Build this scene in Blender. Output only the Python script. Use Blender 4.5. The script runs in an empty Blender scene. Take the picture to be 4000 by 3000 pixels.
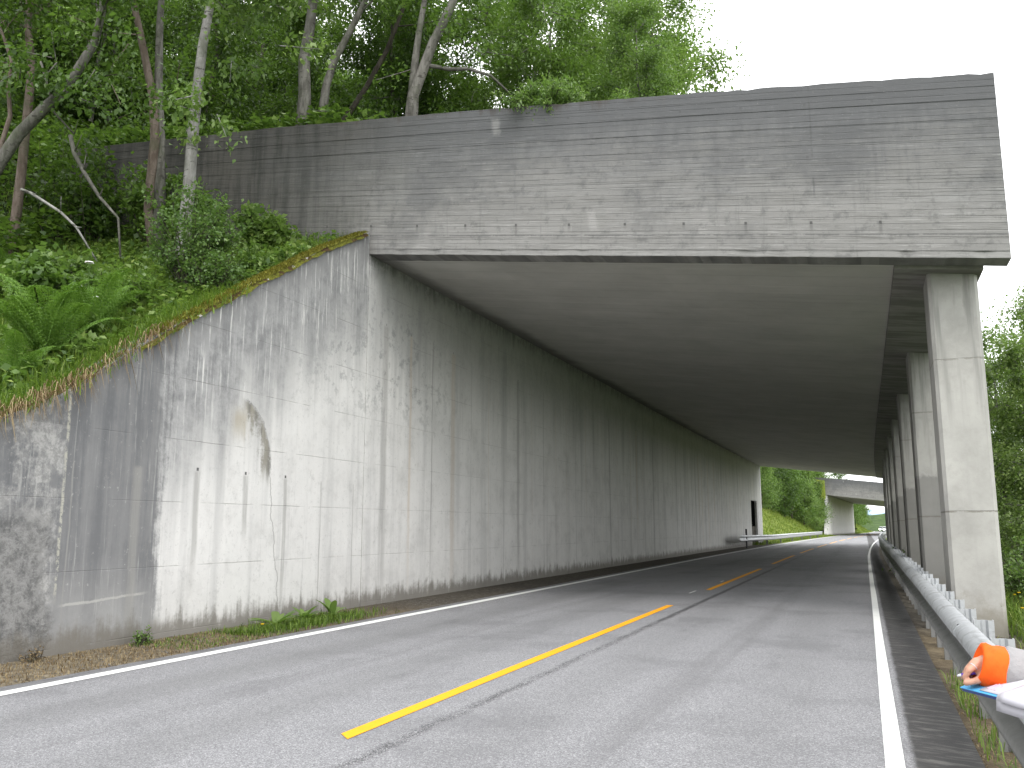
import bpy, bmesh, math, random
import numpy as np
from mathutils import Vector, Matrix
R = math.radians
SC = bpy.context.scene
COL = SC.collection
rnd = random.Random(11)
rng = np.random.default_rng(11)

# ------------------------------------------------------------------ camera
cd = bpy.data.cameras.new('camera')
cam = bpy.data.objects.new('camera', cd); COL.objects.link(cam)
cam.location = (0, 0, 1.4)
cam.rotation_euler = (R(90 + 9.275), 0, R(21.703))
cd.sensor_width = 36; cd.lens = 36 * 3417 / 4000
cd.clip_start = .05; cd.clip_end = 12000
SC.camera = cam

# ------------------------------------------------------------------ overcast sky and soft sun
SUN_EL, SUN_AZ = 52, 150          # degrees; azimuth clockwise from +Y (the sun stands behind the camera, to the right)
w = bpy.data.worlds.new('World'); SC.world = w; w.use_nodes = True
nt = w.node_tree; nt.nodes.clear()
sky = nt.nodes.new('ShaderNodeTexSky'); sky.sky_type = 'NISHITA'; sky.sun_disc = False
sky.sun_elevation = R(SUN_EL); sky.sun_rotation = R(SUN_AZ)
tc = nt.nodes.new('ShaderNodeTexCoord')
cn = nt.nodes.new('ShaderNodeTexNoise'); cn.inputs['Scale'].default_value = 2.2; cn.inputs['Detail'].default_value = 5
cr = nt.nodes.new('ShaderNodeValToRGB')
cr.color_ramp.elements[0].position = .3; cr.color_ramp.elements[0].color = (12.3, 12.5, 12.8, 1)
cr.color_ramp.elements[1].position = .7; cr.color_ramp.elements[1].color = (15.2, 15.2, 15.1, 1)
mx = nt.nodes.new('ShaderNodeMix'); mx.data_type = 'RGBA'; mx.inputs['Factor'].default_value = .93
bg = nt.nodes.new('ShaderNodeBackground'); bg.inputs['Strength'].default_value = .1
wo = nt.nodes.new('ShaderNodeOutputWorld')
nt.links.new(tc.outputs['Generated'], cn.inputs['Vector']); nt.links.new(cn.outputs['Fac'], cr.inputs['Fac'])
nt.links.new(sky.outputs['Color'], mx.inputs['A']); nt.links.new(cr.outputs['Color'], mx.inputs['B'])
nt.links.new(mx.outputs['Result'], bg.inputs['Color']); nt.links.new(bg.outputs['Background'], wo.inputs['Surface'])
sl = bpy.data.lights.new('sun', 'SUN'); sl.energy = .9; sl.angle = R(22); sl.color = (1, .97, .92)
so = bpy.data.objects.new('sun', sl); COL.objects.link(so); so.location = (20, -30, 40)
so.rotation_euler = (R(90 - SUN_EL), 0, R(180 - SUN_AZ))
SC.view_settings.view_transform = 'Standard'; SC.view_settings.look = 'None'
SC.view_settings.gamma = 1; SC.view_settings.use_curve_mapping = False
SC.view_settings.exposure = 1.06
SC.render.engine = 'CYCLES'
SC.cycles.max_bounces = 8; SC.cycles.transparent_max_bounces = 8
SC.cycles.diffuse_bounces = 5; SC.cycles.use_denoising = True

# ------------------------------------------------------------------ node helper
class N:
    def __init__(s, name):
        s.m = bpy.data.materials.new(name); s.m.use_nodes = True
        s.t = s.m.node_tree; s.t.nodes.clear()
        s.out = s.t.nodes.new('ShaderNodeOutputMaterial')
        s._o = None
    def node(s, typ, **kw):
        n = s.t.nodes.new(typ)
        for k, v in kw.items(): setattr(n, k, v)
        return n
    def put(s, sock, v):
        if isinstance(v, bpy.types.NodeSocket): s.t.links.new(v, sock)
        elif v is not None:
            if sock.type == 'RGBA' and not hasattr(v, '__len__'): v = (v, v, v, 1)
            elif sock.type == 'RGBA' and len(v) == 3: v = (*v, 1)
            elif sock.type == 'VECTOR' and not hasattr(v, '__len__'): v = (v, v, v)
            sock.default_value = v
    def obj(s):
        if not s._o: s._o = s.node('ShaderNodeTexCoord').outputs['Object']
        return s._o
    def sep(s, v=None):
        n = s.node('ShaderNodeSeparateXYZ'); s.put(n.inputs[0], v or s.obj()); return n.outputs
    def comb(s, x=0, y=0, z=0):
        n = s.node('ShaderNodeCombineXYZ')
        for i, v in enumerate((x, y, z)): s.put(n.inputs[i], v)
        return n.outputs[0]
    def ma(s, op, a, b=None, c=None, clamp=False):
        n = s.node('ShaderNodeMath', operation=op, use_clamp=clamp)
        for i, v in enumerate((a, b, c)): s.put(n.inputs[i], v)
        return n.outputs[0]
    def mul(s, *a):
        r = a[0]
        for b in a[1:]: r = s.ma('MULTIPLY', r, b)
        return r
    def add(s, *a):
        r = a[0]
        for b in a[1:]: r = s.ma('ADD', r, b)
        return r
    def noise(s, v=None, scale=5, detail=4, rough=.55, dist=0):
        n = s.node('ShaderNodeTexNoise')
        s.put(n.inputs['Vector'], v or s.obj())
        s.put(n.inputs['Scale'], scale); s.put(n.inputs['Detail'], detail)
        s.put(n.inputs['Roughness'], rough); s.put(n.inputs['Distortion'], dist)
        return n.outputs['Fac']
    def voro(s, v=None, scale=5, feature='F1', out='Distance'):
        n = s.node('ShaderNodeTexVoronoi', feature=feature)
        s.put(n.inputs['Vector'], v or s.obj()); s.put(n.inputs['Scale'], scale)
        return n.outputs[out]
    def white(s, v):
        n = s.node('ShaderNodeTexWhiteNoise', noise_dimensions='3D'); s.put(n.inputs['Vector'], v); return n.outputs['Value']
    def sm(s, x, e0, e1, lo=0., hi=1.):
        n = s.node('ShaderNodeMapRange', interpolation_type='SMOOTHSTEP')
        if e0 > e1: e0, e1, lo, hi = e1, e0, hi, lo
        for i, v in enumerate((x, e0, e1, lo, hi)): s.put(n.inputs[i], v)
        return n.outputs[0]
    def mix(s, f, a, b, mode='MIX'):
        n = s.node('ShaderNodeMix', data_type='RGBA', blend_type=mode)
        s.put(n.inputs['Factor'], f); s.put(n.inputs['A'], a); s.put(n.inputs['B'], b)
        return n.outputs['Result']
    def ramp(s, f, stops):
        n = s.node('ShaderNodeValToRGB'); e = n.color_ramp.elements
        while len(e) < len(stops): e.new(.5)
        for el, (p, c) in zip(e, stops):
            el.position = p; el.color = (*c, 1) if len(c) == 3 else c
        s.put(n.inputs[0], f); return n.outputs['Color']
    def attr(s, name):
        return s.node('ShaderNodeAttribute', attribute_name=name).outputs['Fac']
    def rand(s):
        return s.node('ShaderNodeObjectInfo').outputs['Random']
    def bump(s, h, strength=.3, dist=.01):
        n = s.node('ShaderNodeBump'); s.put(n.inputs['Height'], h)
        s.put(n.inputs['Strength'], strength); s.put(n.inputs['Distance'], dist)
        return n.outputs['Normal']
    def bsdf(s, col, rough=.8, metal=0, normal=None, spec=.4, emit=None, estr=0):
        n = s.node('ShaderNodeBsdfPrincipled')
        s.put(n.inputs['Base Color'], col); s.put(n.inputs['Roughness'], rough)
        s.put(n.inputs['Metallic'], metal); s.put(n.inputs['Specular IOR Level'], spec)
        if normal: s.put(n.inputs['Normal'], normal)
        if emit: s.put(n.inputs['Emission Color'], emit); s.put(n.inputs['Emission Strength'], estr)
        return n.outputs[0]
    def done(s, sh):
        s.t.links.new(sh, s.out.inputs['Surface']); return s.m

# ------------------------------------------------------------------ mesh helpers
def new_mesh(name, V, F, smooth=False, var=None):
    """V (n,3) float; F list of faces or an (m,4) int array"""
    me = bpy.data.meshes.new(name)
    V = np.asarray(V, dtype=np.float32)
    if isinstance(F, np.ndarray):
        m, k = F.shape
        me.vertices.add(len(V)); me.vertices.foreach_set('co', V.ravel())
        me.loops.add(m * k); me.loops.foreach_set('vertex_index', F.astype(np.int32).ravel())
        me.polygons.add(m); me.polygons.foreach_set('loop_start', np.arange(0, m * k, k, dtype=np.int32))
        me.update(calc_edges=True)
    else:
        me.from_pydata([tuple(map(float, v)) for v in V], [], F)
    if smooth: me.polygons.foreach_set('use_smooth', [True] * len(me.polygons))
    if var is not None:
        a = me.attributes.new('var', 'FLOAT', 'POINT'); a.data.foreach_set('value', np.asarray(var, dtype=np.float32))
    me.update()
    return me

def link(name, me, mat=None, parent=None, loc=None):
    o = bpy.data.objects.new(name, me); COL.objects.link(o)
    if mat is not None and me is not None and not me.materials: me.materials.append(mat)
    if parent: o.parent = parent
    if loc is not None: o.location = loc
    return o

def tag(o, label=None, cat=None, group=None, kind=None):
    if label: o['label'] = label
    if cat: o['category'] = cat
    if group: o['group'] = group
    if kind: o['kind'] = kind
    return o

def thing(name, label, cat, loc=(0, 0, 0), rz=0, group=None):
    o = link(name, None); o.location = loc; o.rotation_euler = (0, 0, rz); o.empty_display_size = .2
    return tag(o, label, cat, group)

def copy_tree(o, parent=None):
    c = o.copy(); COL.objects.link(c)
    if parent: c.parent = parent
    for ch in list(o.children): copy_tree(ch, c)
    return c

class MB:
    def __init__(s): s.V = []; s.F = []
    def face(s, *pts):
        i = len(s.V); s.V += [tuple(p) for p in pts]; s.F.append(tuple(range(i, i + len(pts))))
    def box(s, lo, hi, M=None):
        x0, y0, z0 = lo; x1, y1, z1 = hi
        P = [Vector(p) for p in ((x0,y0,z0),(x1,y0,z0),(x1,y1,z0),(x0,y1,z0),(x0,y0,z1),(x1,y0,z1),(x1,y1,z1),(x0,y1,z1))]
        if M: P = [M @ p for p in P]
        i = len(s.V); s.V += [tuple(p) for p in P]
        for f in ((0,3,2,1),(4,5,6,7),(0,1,5,4),(1,2,6,5),(2,3,7,6),(3,0,4,7)): s.F.append(tuple(i + k for k in f))
    def loft(s, rings, close=True, caps=True):
        i = len(s.V); n = len(rings[0])
        for r in rings: s.V += [tuple(p) for p in r]
        for a in range(len(rings) - 1):
            for b in range(n if close else n - 1):
                c = (b + 1) % n
                s.F.append((i + a*n + b, i + a*n + c, i + (a+1)*n + c, i + (a+1)*n + b))
        if caps and close:
            s.F.append(tuple(i + k for k in reversed(range(n))))
            s.F.append(tuple(i + (len(rings)-1)*n + k for k in range(n)))
    def prism(s, poly, axis, a, b):
        """extrude a 2D polygon along an axis ('x': poly is (y,z); 'y': (x,z); 'z': (x,y))"""
        def mk(p, t): return {'x': (t, p[0], p[1]), 'y': (p[0], t, p[1]), 'z': (p[0], p[1], t)}[axis]
        s.loft([[mk(p, a) for p in poly], [mk(p, b) for p in poly]])
    def tube(s, path, rad, n=6, caps=True):
        P = [Vector(p) for p in path]; rings = []
        t0 = (P[1] - P[0]).normalized()
        ref = Vector((0, 0, 1)) if abs(t0.z) < .8 else Vector((1, 0, 0))
        u = t0.cross(ref).normalized()
        for k, p in enumerate(P):
            t = (P[min(k + 1, len(P) - 1)] - P[max(k - 1, 0)]).normalized()
            u = (u - t * u.dot(t)).normalized(); v = t.cross(u)
            r = rad[k] if hasattr(rad, '__len__') else rad
            rings.append([p + (u * math.cos(6.28318 * j / n) + v * math.sin(6.28318 * j / n)) * r for j in range(n)])
        s.loft(rings, True, caps)
    def lathe(s, prof, n=16, c=(0, 0, 0)):
        s.loft([[(c[0] + r * math.cos(6.28318 * j / n), c[1] + r * math.sin(6.28318 * j / n), c[2] + z) for j in range(n)] for r, z in prof])
    def mesh(s, name, smooth=False): return new_mesh(name, s.V, s.F, smooth)
    def build(s, name, mat, parent=None, loc=None, smooth=False, bevel=0):
        me = s.mesh(name, smooth)
        bm = bmesh.new(); bm.from_mesh(me); bmesh.ops.recalc_face_normals(bm, faces=bm.faces)
        if bevel:
            bmesh.ops.bevel(bm, geom=[e for e in bm.edges if len(e.link_faces) == 2 and e.calc_face_angle(0) > .6],
                            offset=bevel, segments=2, profile=.6, affect='EDGES')
        bm.to_mesh(me); bm.free()
        return link(name, me, mat, parent, loc)

def fnoise(x, y, s=1., seed=0.):
    """cheap smooth 2D noise for shaping ground, numpy arrays allowed"""
    x = np.asarray(x, float) * s; y = np.asarray(y, float) * s
    return (np.sin(1.7*x + 1.3*y + seed) + np.sin(2.9*x - 2.3*y + 1.7*seed + 1) * .6 + np.sin(.9*y - 3.7*x + seed*2.1) * .45
            + np.sin(5.3*x + 4.1*y + seed*3.3) * .25) / 2.3

# ------------------------------------------------------------------ layout
XW = -8.35                     # face of the rear wall
Y0 = 13.73                     # face of the first portal
YE = 76.5                      # far end of the first gallery
SL = .1235                     # the roof falls towards the valley
def off(Y):                    # how far the road has swung to the right
    Y = np.asarray(Y, float)
    a = 8.1e-4 * np.clip(Y - 40, 0, 167) ** 1.75
    u = np.clip(Y - 207, 0, 100)
    return a + .0658 * u - u * u * .000329
def soffit(x): return 6.46 - SL * (x - XW)
def headtop(x): return float(np.interp(x, [-16.2, -10.86, -6.44, -1.75, 2.16], [9.86, 9.42, 8.98, 8.47, 8.0]))
def wingtop(y): return np.interp(y, [-2, 6.47, 7.31, 8.14, 8.9, 10.57, 12.25, 13.58, 13.73], [-.6, 2.52, 2.95, 3.52, 4.03, 5.08, 6.1, 6.8, 6.88])
def ground_h(xr, Y):
    xr = np.asarray(xr, float); Y = np.asarray(Y, float)
    n = fnoise(xr, Y, .55) * .12 + fnoise(xr, Y, 1.7, 4) * .05
    # valley side
    right = -.03 - .07 * np.clip(xr - .7, 0, 1.6) - .5 * np.clip(xr - 2.6, 0, 30) + n * np.clip(xr - 1.2, 0, 1)
    # hill side, in front of the portal: a cone of fill behind the wing wall
    d = np.clip(-8.6 - xr, 0, 100)
    front = np.interp(Y, [-60, -2, 6.47, 13.73, 30], [-.2, -.75, 2.35, 6.65, 9.]) + .14 * np.clip(d, 0, 9) + .5 * np.clip(d - 9, 0, 60) + n
    back = 8.85 + .09 * np.clip(d, 0, 7.6) + .62 * np.clip(d - 7.6, 0, 60) + n * .6
    wdt = np.where(xr > -16.2, .12, np.clip(.12 + (-16.2 - xr) * 1.2, .12, 4))
    t = np.clip((Y - 13.93 + wdt) / (2 * wdt), 0, 1)
    hill = front * (1 - t) + back * t
    bank = -.03 + .72 * np.clip(-8.4 - xr, 0, 9) + .45 * np.clip(-17.4 - xr, 0, 60) + n * np.clip(-8.4 - xr, 0, 1)
    t2 = np.clip((Y - YE + .3) / .5, 0, 1) * (1 - np.clip((Y - 149.6) / .4, 0, 1) * (1 - np.clip((Y - 207) / .4, 0, 1)))
    hill = hill * (1 - t2) + bank * t2
    left = np.where(xr < -8.5, hill, -.03)
    verge = np.where((xr < -7.1) & (xr >= -8.5), .01 + .03 * n, left)
    return np.where(xr > .5, right, np.where(xr < -7.0, verge, -.03))
# ------------------------------------------------------------------ materials
def m_wall():
    k = N('stained wall concrete'); s = k.sep(); x, y, z = s[0], s[1], s[2]
    zt = k.ma('MINIMUM', 6.5, k.add(2.52, k.mul(k.add(y, -6.47), .605)))
    d = k.ma('SUBTRACT', zt, z)
    st0 = k.noise(k.comb(1, k.mul(y, 1.7), k.mul(z, .10)), 1, 4, .6)       # broad vertical tone bands
    st = k.noise(k.comb(0, k.mul(y, 5.), k.mul(z, .28)), 1, 7, .68)
    st2 = k.noise(k.comb(3, k.mul(y, 17.), k.mul(z, .75)), 1, 6, .7)
    mott = k.noise(None, 1.2, 9, .7); mot2 = k.noise(None, 5.0, 9, .74); fine = k.noise(None, 45, 4, .7); spk = k.noise(None, 16, 5, .75)
    c = k.ramp(mott, [(.3, (.47, .465, .452)), (.48, (.585, .578, .563)), (.72, (.645, .638, .622))])
    c = k.mix(k.mul(k.sm(st0, .5, .66), .5), c, (.40, .398, .392))
    c = k.mix(k.mul(k.sm(st, .54, .68), k.sm(k.add(y, k.mul(mott, 2)), 13., 16., .45, .25)), c, (.37, .367, .36))
    c = k.mix(k.mul(k.sm(st, .46, .36), .5), c, (.62, .612, .595))
    c = k.mix(k.mul(k.sm(mot2, .55, .7), .45), c, (.36, .357, .35))
    ingal = k.sm(y, 13.66, 13.76)
    # grey run-off under the top edge: a soft veil with pale drips through it
    veil = k.sm(k.add(d, k.mul(st0, -2.6), k.mul(mott, -1.6), k.mul(st, -1.4)), .1, -2.0)
    veil = k.mul(veil, k.sm(ingal, 0, 1, 1., .55))
    c = k.mix(k.mul(veil, .92), c, k.mix(k.sm(k.add(k.mul(mot2, .5), k.mul(st, .5)), .4, .6), (.155, .157, .162), (.31, .31, .31)))
    top = k.sm(k.add(d, k.mul(st, -1.3)), -.1, -.75)
    c = k.mix(k.mul(top, k.sm(mot2, .35, .55), k.sm(ingal, 0, 1, .6, .75)), c, (.10, .10, .10))
    wd = k.mul(k.sm(st2, .54, .64), k.sm(k.add(d, k.mul(st, -2)), 1.3, -.3), k.sm(mott, .35, .5), k.sm(ingal, 1, 0, .1, .85))
    c = k.mix(wd, c, (.60, .595, .575))
    # blotches near the corner of the portal
    bl = k.mul(k.sm(k.add(k.mul(mot2, .75), k.mul(mott, .3)), .53, .61), k.sm(k.ma('ABSOLUTE', k.add(y, -14.2)), 4.6, 1.), k.sm(k.ma('ABSOLUTE', k.add(z, -4.7)), 1.7, .7))
    c = k.mix(k.mul(bl, .55), c, (.22, .225, .223))
    # the old dark stretch of the wing
    yd = k.add(y, k.mul(k.add(st, -.5), .9), k.mul(k.add(st0, -.5), .5), k.mul(k.add(mot2, -.5), .5))
    low = k.sm(z, .0, 1.3)
    dk = k.mul(k.sm(yd, 8.95, 8.7), k.sm(y, 13, 12))
    c = k.mix(k.mul(dk, k.sm(low, 0, 1, .72, .95)), c, k.mix(k.sm(k.add(k.mul(st, .6), k.mul(mott, .4)), .4, .62), (.118, .121, .127), (.185, .186, .188)))
    c = k.mix(k.mul(dk, k.sm(st2, .57, .66), .55), c, (.36, .36, .345))
    c = k.mix(k.mul(dk, k.sm(spk, .63, .69), .6), c, (.45, .45, .43))
    ll = k.mul(k.sm(k.ma('ABSOLUTE', k.add(y, -7.33, k.mul(k.add(mot2, -.5), .06))), .028, .008), k.sm(z, .5, .8), k.sm(spk, .42, .52)); c = k.mix(k.mul(ll, .7), c, (.44, .43, .36))
    hl = k.mul(k.sm(k.ma('ABSOLUTE', k.add(z, -.56, k.mul(k.add(y, -8), -.05), k.mul(k.add(mot2, -.5), .06))), .022, .008), k.sm(y, 7.35, 7.5), k.sm(y, 8.75, 8.5)); c = k.mix(k.mul(hl, .65), c, (.42, .415, .39))
    # a paler broken stretch at its left end, rough and spalled lower down
    lf = k.mul(k.sm(k.add(y, k.mul(k.add(mot2, -.5), .3)), 7.36, 7.28), k.sm(k.add(k.mul(mott, .5), k.mul(mot2, .5)), .46, .58))
    c = k.mix(k.mul(lf, .75), c, k.mix(k.sm(spk, .42, .6), (.40, .395, .38), (.24, .238, .23)))
    pit = k.mul(k.sm(k.add(y, k.mul(k.add(mott, -.5), .9)), 7.3, 7.1), k.sm(k.add(z, k.mul(mott, .8)), 2.2, 1.7))
    pn = k.noise(None, 8, 8, .78); c = k.mix(k.mul(pit, .85), c, k.mix(k.sm(pn, .38, .6), (.11, .11, .108), (.27, .268, .262)))
    # streaks under the tie holes, one every metre
    idx = k.ma('FLOOR', k.add(y, -8.95)); rn = k.white(k.comb(idx, 1, 2)); rn2 = k.white(k.comb(idx, 5, 9))
    fy = k.ma('ABSOLUTE', k.add(k.ma('FRACT', k.add(y, -8.95)), -.5, k.mul(k.add(k.noise(k.comb(idx, 0, z), 1.2, 2), -.5), .08), k.mul(k.add(rn2, -.5), .1)))
    wid = k.add(.012, k.mul(rn, rn, k.sm(ingal, 0, 1, .10, .17)))
    line = k.ma('SUBTRACT', 1., k.ma('DIVIDE', fy, wid), None, True)
    ztie = k.sm(ingal, 0, 1, 2.17, 5.25)
    below = k.sm(k.ma('SUBTRACT', ztie, z), .0, .06)
    ln = k.add(.5, k.mul(rn2, 3.0), k.mul(ingal, 4))
    fade = k.ma('SUBTRACT', 1., k.ma('DIVIDE', k.ma('SUBTRACT', ztie, z), ln), None, True)
    tie = k.mul(k.sm(line, .0, .7), below, k.sm(fade, 0, .5), k.sm(st2, .3, .5))
    c = k.mix(k.mul(tie, k.sm(ingal, 0, 1, .6, .6)), c, k.mix(ingal, (.27, .265, .25), k.mix(k.sm(rn2, .55, .75), (.47, .40, .325), (.28, .275, .265))))
    hole = k.mul(k.sm(fy, .028, .015), k.sm(k.ma('ABSOLUTE', k.ma('SUBTRACT', z, ztie)), .028, .015), k.sm(dk, .5, .1), k.sm(rn, .35, .4), k.sm(ingal, 0, 1, .9, .4))
    c = k.mix(hole, c, (.05, .05, .05))
    # the curved scar with its stain
    r = k.ma('SQRT', k.add(k.ma('POWER', k.add(y, -10.), 2), k.ma('POWER', k.add(z, -2.3), 2)))
    rr = k.add(r, k.mul(k.add(mot2, -.5), .20), k.mul(k.add(spk, -.5), .10))
    arc = k.mul(k.sm(k.ma('ABSOLUTE', k.add(rr, -1.04)), .014, .004), k.sm(y, 10.35, 10.5), k.sm(z, 2.1, 2.3))
    inn = k.add(r, k.mul(st2, .45), k.mul(st, .35))
    stn = k.mul(k.sm(rr, 1.06, 1.0), k.sm(k.add(inn, k.mul(k.add(mot2, -.5), .9)), 1.12, 1.36), k.sm(k.add(mott, k.mul(z, -.12)), -.02, .10), k.sm(y, 10.25, 10.5), k.sm(k.add(z, k.mul(st2, -1.1)), 1.45, 1.75))
    c = k.mix(k.mul(stn, .9), c, k.mix(k.sm(st, .4, .6), (.13, .125, .105), (.24, .225, .185)))
    brn = k.mul(k.sm(k.ma('ABSOLUTE', k.add(y, -10.28, k.mul(k.add(st2, -.5), .3))), .26, .05), k.sm(k.add(z, k.mul(st2, -.8)), 2.15, 2.5), k.sm(k.add(z, k.mul(mot2, .3)), 3.35, 3.1))
    c = k.mix(k.mul(brn, .6), c, (.31, .27, .19)); c = k.mix(k.mul(arc, k.sm(mott, .4, .55), .6), c, (.12, .12, .12))
    # a thin crack wandering down to the verge
    ck = k.ma('ABSOLUTE', k.add(y, -11.38, k.mul(z, .16), k.mul(k.add(k.noise(k.comb(0, 0, z), 2.2, 4), -.5), .35)))
    ckm = k.mul(k.sm(ck, .018, .004), k.sm(z, 2.3, 2.1)); c = k.mix(k.mul(ckm, .55), c, (.17, .165, .155))
    # lift joints of the shuttering
    fz = k.ma('ABSOLUTE', k.add(k.ma('FRACT', k.ma('DIVIDE', k.add(z, .33, k.mul(k.add(mot2, -.5), .015)), .82)), -.5))
    jl = k.mul(k.sm(fz, .010, .003), k.sm(k.noise(k.comb(0, k.mul(y, 1.1), k.ma('FLOOR', k.ma('DIVIDE', k.add(z, .33), .82))), 1, 4), .42, .55))
    c = k.mix(k.mul(jl, k.sm(dk, 0, 1, .45, .15), k.sm(ingal, 0, 1, 1, .7), k.sm(z, .3, .9)), c, (.14, .138, .13))
    # splash zone
    sp = k.sm(k.add(z, k.mul(st, -.7), k.mul(mot2, -.5)), -.24, -.50)
    c = k.mix(k.mul(sp, .85), c, (.15, .138, .118))
    c = k.mix(k.mul(k.sm(spk, .56, .68), .3), c, (.24, .24, .235))
    c = k.mix(k.mul(k.sm(fine, .6, .74), .3), c, (.2, .2, .2))
    h = k.add(k.mul(mot2, .5), k.mul(fine, .25), k.mul(st2, .2), k.mul(jl, -.6), k.mul(arc, -1), k.mul(pit, pn, 9))
    return k.done(k.bsdf(c, .82, 0, k.bump(h, .5, .012), .3))

def m_head():
    k = N('board marked concrete'); s = k.sep(); x, y, z = s[0], s[1], s[2]
    v = k.add(z, k.mul(k.add(x, 8.35), SL), -6.46)          # height above the lower edge, 0 to about 3
    vw = k.add(v, k.mul(k.add(k.noise(k.comb(k.mul(x, .5), 0, v), 1, 3), -.5), .03))
    b = k.ma('FLOOR', k.ma('DIVIDE', vw, .105)); fv = k.ma('FRACT', k.ma('DIVIDE', vw, .105))
    seg = k.ma('FLOOR', k.add(k.mul(x, .27), k.mul(k.white(k.comb(b, 3, 1)), 5)))
    rb = k.white(k.comb(b, seg, 7))
    al = k.noise(k.comb(k.mul(x, .8), k.mul(b, 7.3), k.mul(fv, .5)), 1, 7, .7)
    al2 = k.noise(k.comb(k.mul(x, 1.7), k.mul(v, 26), 2), 1, 6, .68)
    big = k.noise(None, .6, 7, .65); mid = k.noise(None, 4.5, 7, .72)
    vs = k.noise(k.comb(k.mul(x, 4.5), 0, k.mul(z, .4)), 1, 7, .7)
    fine = k.noise(None, 38, 4, .7)
    hi = k.sm(k.add(v, k.mul(k.add(big, -.5), 2.4), k.mul(k.add(al, -.5), 2.2), k.mul(k.add(al2, -.5), 1.2), k.mul(k.add(mid, -.5), .8)), .35, 2.7)
    c = k.mix(hi, (.235, .231, .224), (.112, .114, .119))
    c = k.mix(k.mul(rb, .55), c, k.mix(hi, (.165, .162, .157), (.088, .089, .093)))
    c = k.mix(k.mul(k.sm(al, .52, .62), k.sm(hi, 0, 1, .6, .35)), c, k.mix(hi, (.29, .286, .277), (.165, .166, .17)))
    c = k.mix(k.mul(k.sm(al2, .55, .66), k.sm(big, .35, .55), .6), c, k.mix(hi, (.36, .355, .345), (.22, .22, .22)))
    c = k.mix(k.mul(k.sm(al2, .46, .36), .55), c, k.mix(hi, (.14, .137, .13), (.085, .086, .09)))
    c = k.mix(k.mul(k.sm(mid, .52, .66), .5), c, (.105, .105, .105)); c = k.mix(k.mul(k.sm(big, .52, .66), .45), c, (.10, .101, .104))
    # run-off from the crest
    tp = k.sm(k.add(v, k.mul(vs, 2.2), k.mul(mid, .5)), 3.0, 4.1)
    c = k.mix(k.mul(tp, .65), c, (.095, .097, .102))
    c = k.mix(k.mul(k.sm(vs, .55, .68), .4), c, (.11, .11, .112))
    # under the trees: canopy shade painted in over damp, algae and rust
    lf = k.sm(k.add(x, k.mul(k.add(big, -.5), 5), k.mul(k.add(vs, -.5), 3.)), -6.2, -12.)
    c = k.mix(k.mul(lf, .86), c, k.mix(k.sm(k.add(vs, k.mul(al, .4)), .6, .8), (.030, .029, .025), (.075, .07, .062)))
    ru = k.mul(k.sm(x, -2.2, -5.), k.sm(k.add(v, k.mul(vs, .9), k.mul(mid, .3)), 3.25, 3.55))
    c = k.mix(k.mul(ru, .85), c, (.045, .03, .02))
    cr = k.sm(k.add(v, k.mul(x, .012), k.mul(mid, .35)), 3.08, 3.16); c = k.mix(k.mul(cr, .6), c, (.06, .055, .045))
    # patches where ties were filled, dark tie holes with their drips
    ix = k.ma('FLOOR', k.mul(x, .62)); rx = k.white(k.comb(ix, 4, 4))
    fx = k.ma('ABSOLUTE', k.add(k.ma('FRACT', k.mul(x, .62)), -.5, k.mul(k.add(v, -1), .06), k.mul(k.add(mid, -.5), .12)))
    tz = k.add(.62, k.mul(k.ma('FLOOR', k.mul(rx, 2.99)), .9))
    pt = k.mul(k.sm(fx, .07, .02), k.sm(k.add(k.ma('ABSOLUTE', k.ma('SUBTRACT', v, tz)), k.mul(k.add(mid, -.5), .3)), .24, .08), k.sm(k.white(k.comb(ix, 8, 1)), .4, .5))
    c = k.mix(k.mul(pt, .28), c, (.40, .395, .38))
    i2 = k.ma('FLOOR', k.mul(x, 1.02)); r2 = k.white(k.comb(i2, 2, 6))
    ix2 = k.ma('ABSOLUTE', k.add(k.ma('FRACT', k.mul(x, 1.02)), -.5))
    for zc in (.55, 1.62, 2.5):
        dv = k.add(v, -zc)
        dot = k.mul(k.sm(ix2, .026, .012), k.sm(k.ma('ABSOLUTE', dv), .03, .015), k.sm(r2, .2, .4))
        drip = k.mul(k.sm(ix2, .035, .01), k.sm(dv, .03, -.01), k.sm(k.add(dv, k.mul(r2, .26)), -.02, .1), k.sm(r2, .25, .45))
        c = k.mix(k.mul(dot, .75 if zc < 1 else .2), c, (.03, .03, .03)); c = k.mix(k.mul(drip, .45 if zc < 1 else .12), c, (.09, .088, .085))
    ed = k.sm(k.ma('ABSOLUTE', k.add(fv, -.5)), .43, .5)
    c = k.mix(k.mul(ed, k.sm(k.noise(k.comb(x, b, 0), 1.1, 4), .38, .58), .6), c, (.075, .075, .075))
    vj = k.mul(k.sm(k.ma('ABSOLUTE', k.add(x, .42)), .02, .008), k.sm(v, .9, 1.1), k.sm(mid, .4, .55))
    c = k.mix(k.mul(vj, .5), c, (.08, .08, .08))
    lowj = k.mul(k.sm(k.ma('ABSOLUTE', k.add(v, -.36, k.mul(k.add(mid, -.5), .05))), .02, .006), k.sm(mid, .35, .5)); c = k.mix(k.mul(lowj, .6), c, (.07, .07, .07))
    c = k.mix(k.mul(k.sm(fine, .58, .72), .3), c, (.1, .1, .1)); c = k.mix(k.mul(k.sm(fine, .38, .28), .25), c, (.4, .4, .39))
    h = k.add(k.mul(al2, .9), k.mul(fine, .3), k.mul(rb, .8), k.mul(ed, -.8))
    return k.done(k.bsdf(c, .85, 0, k.bump(h, .6, .012), .3))

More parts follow.
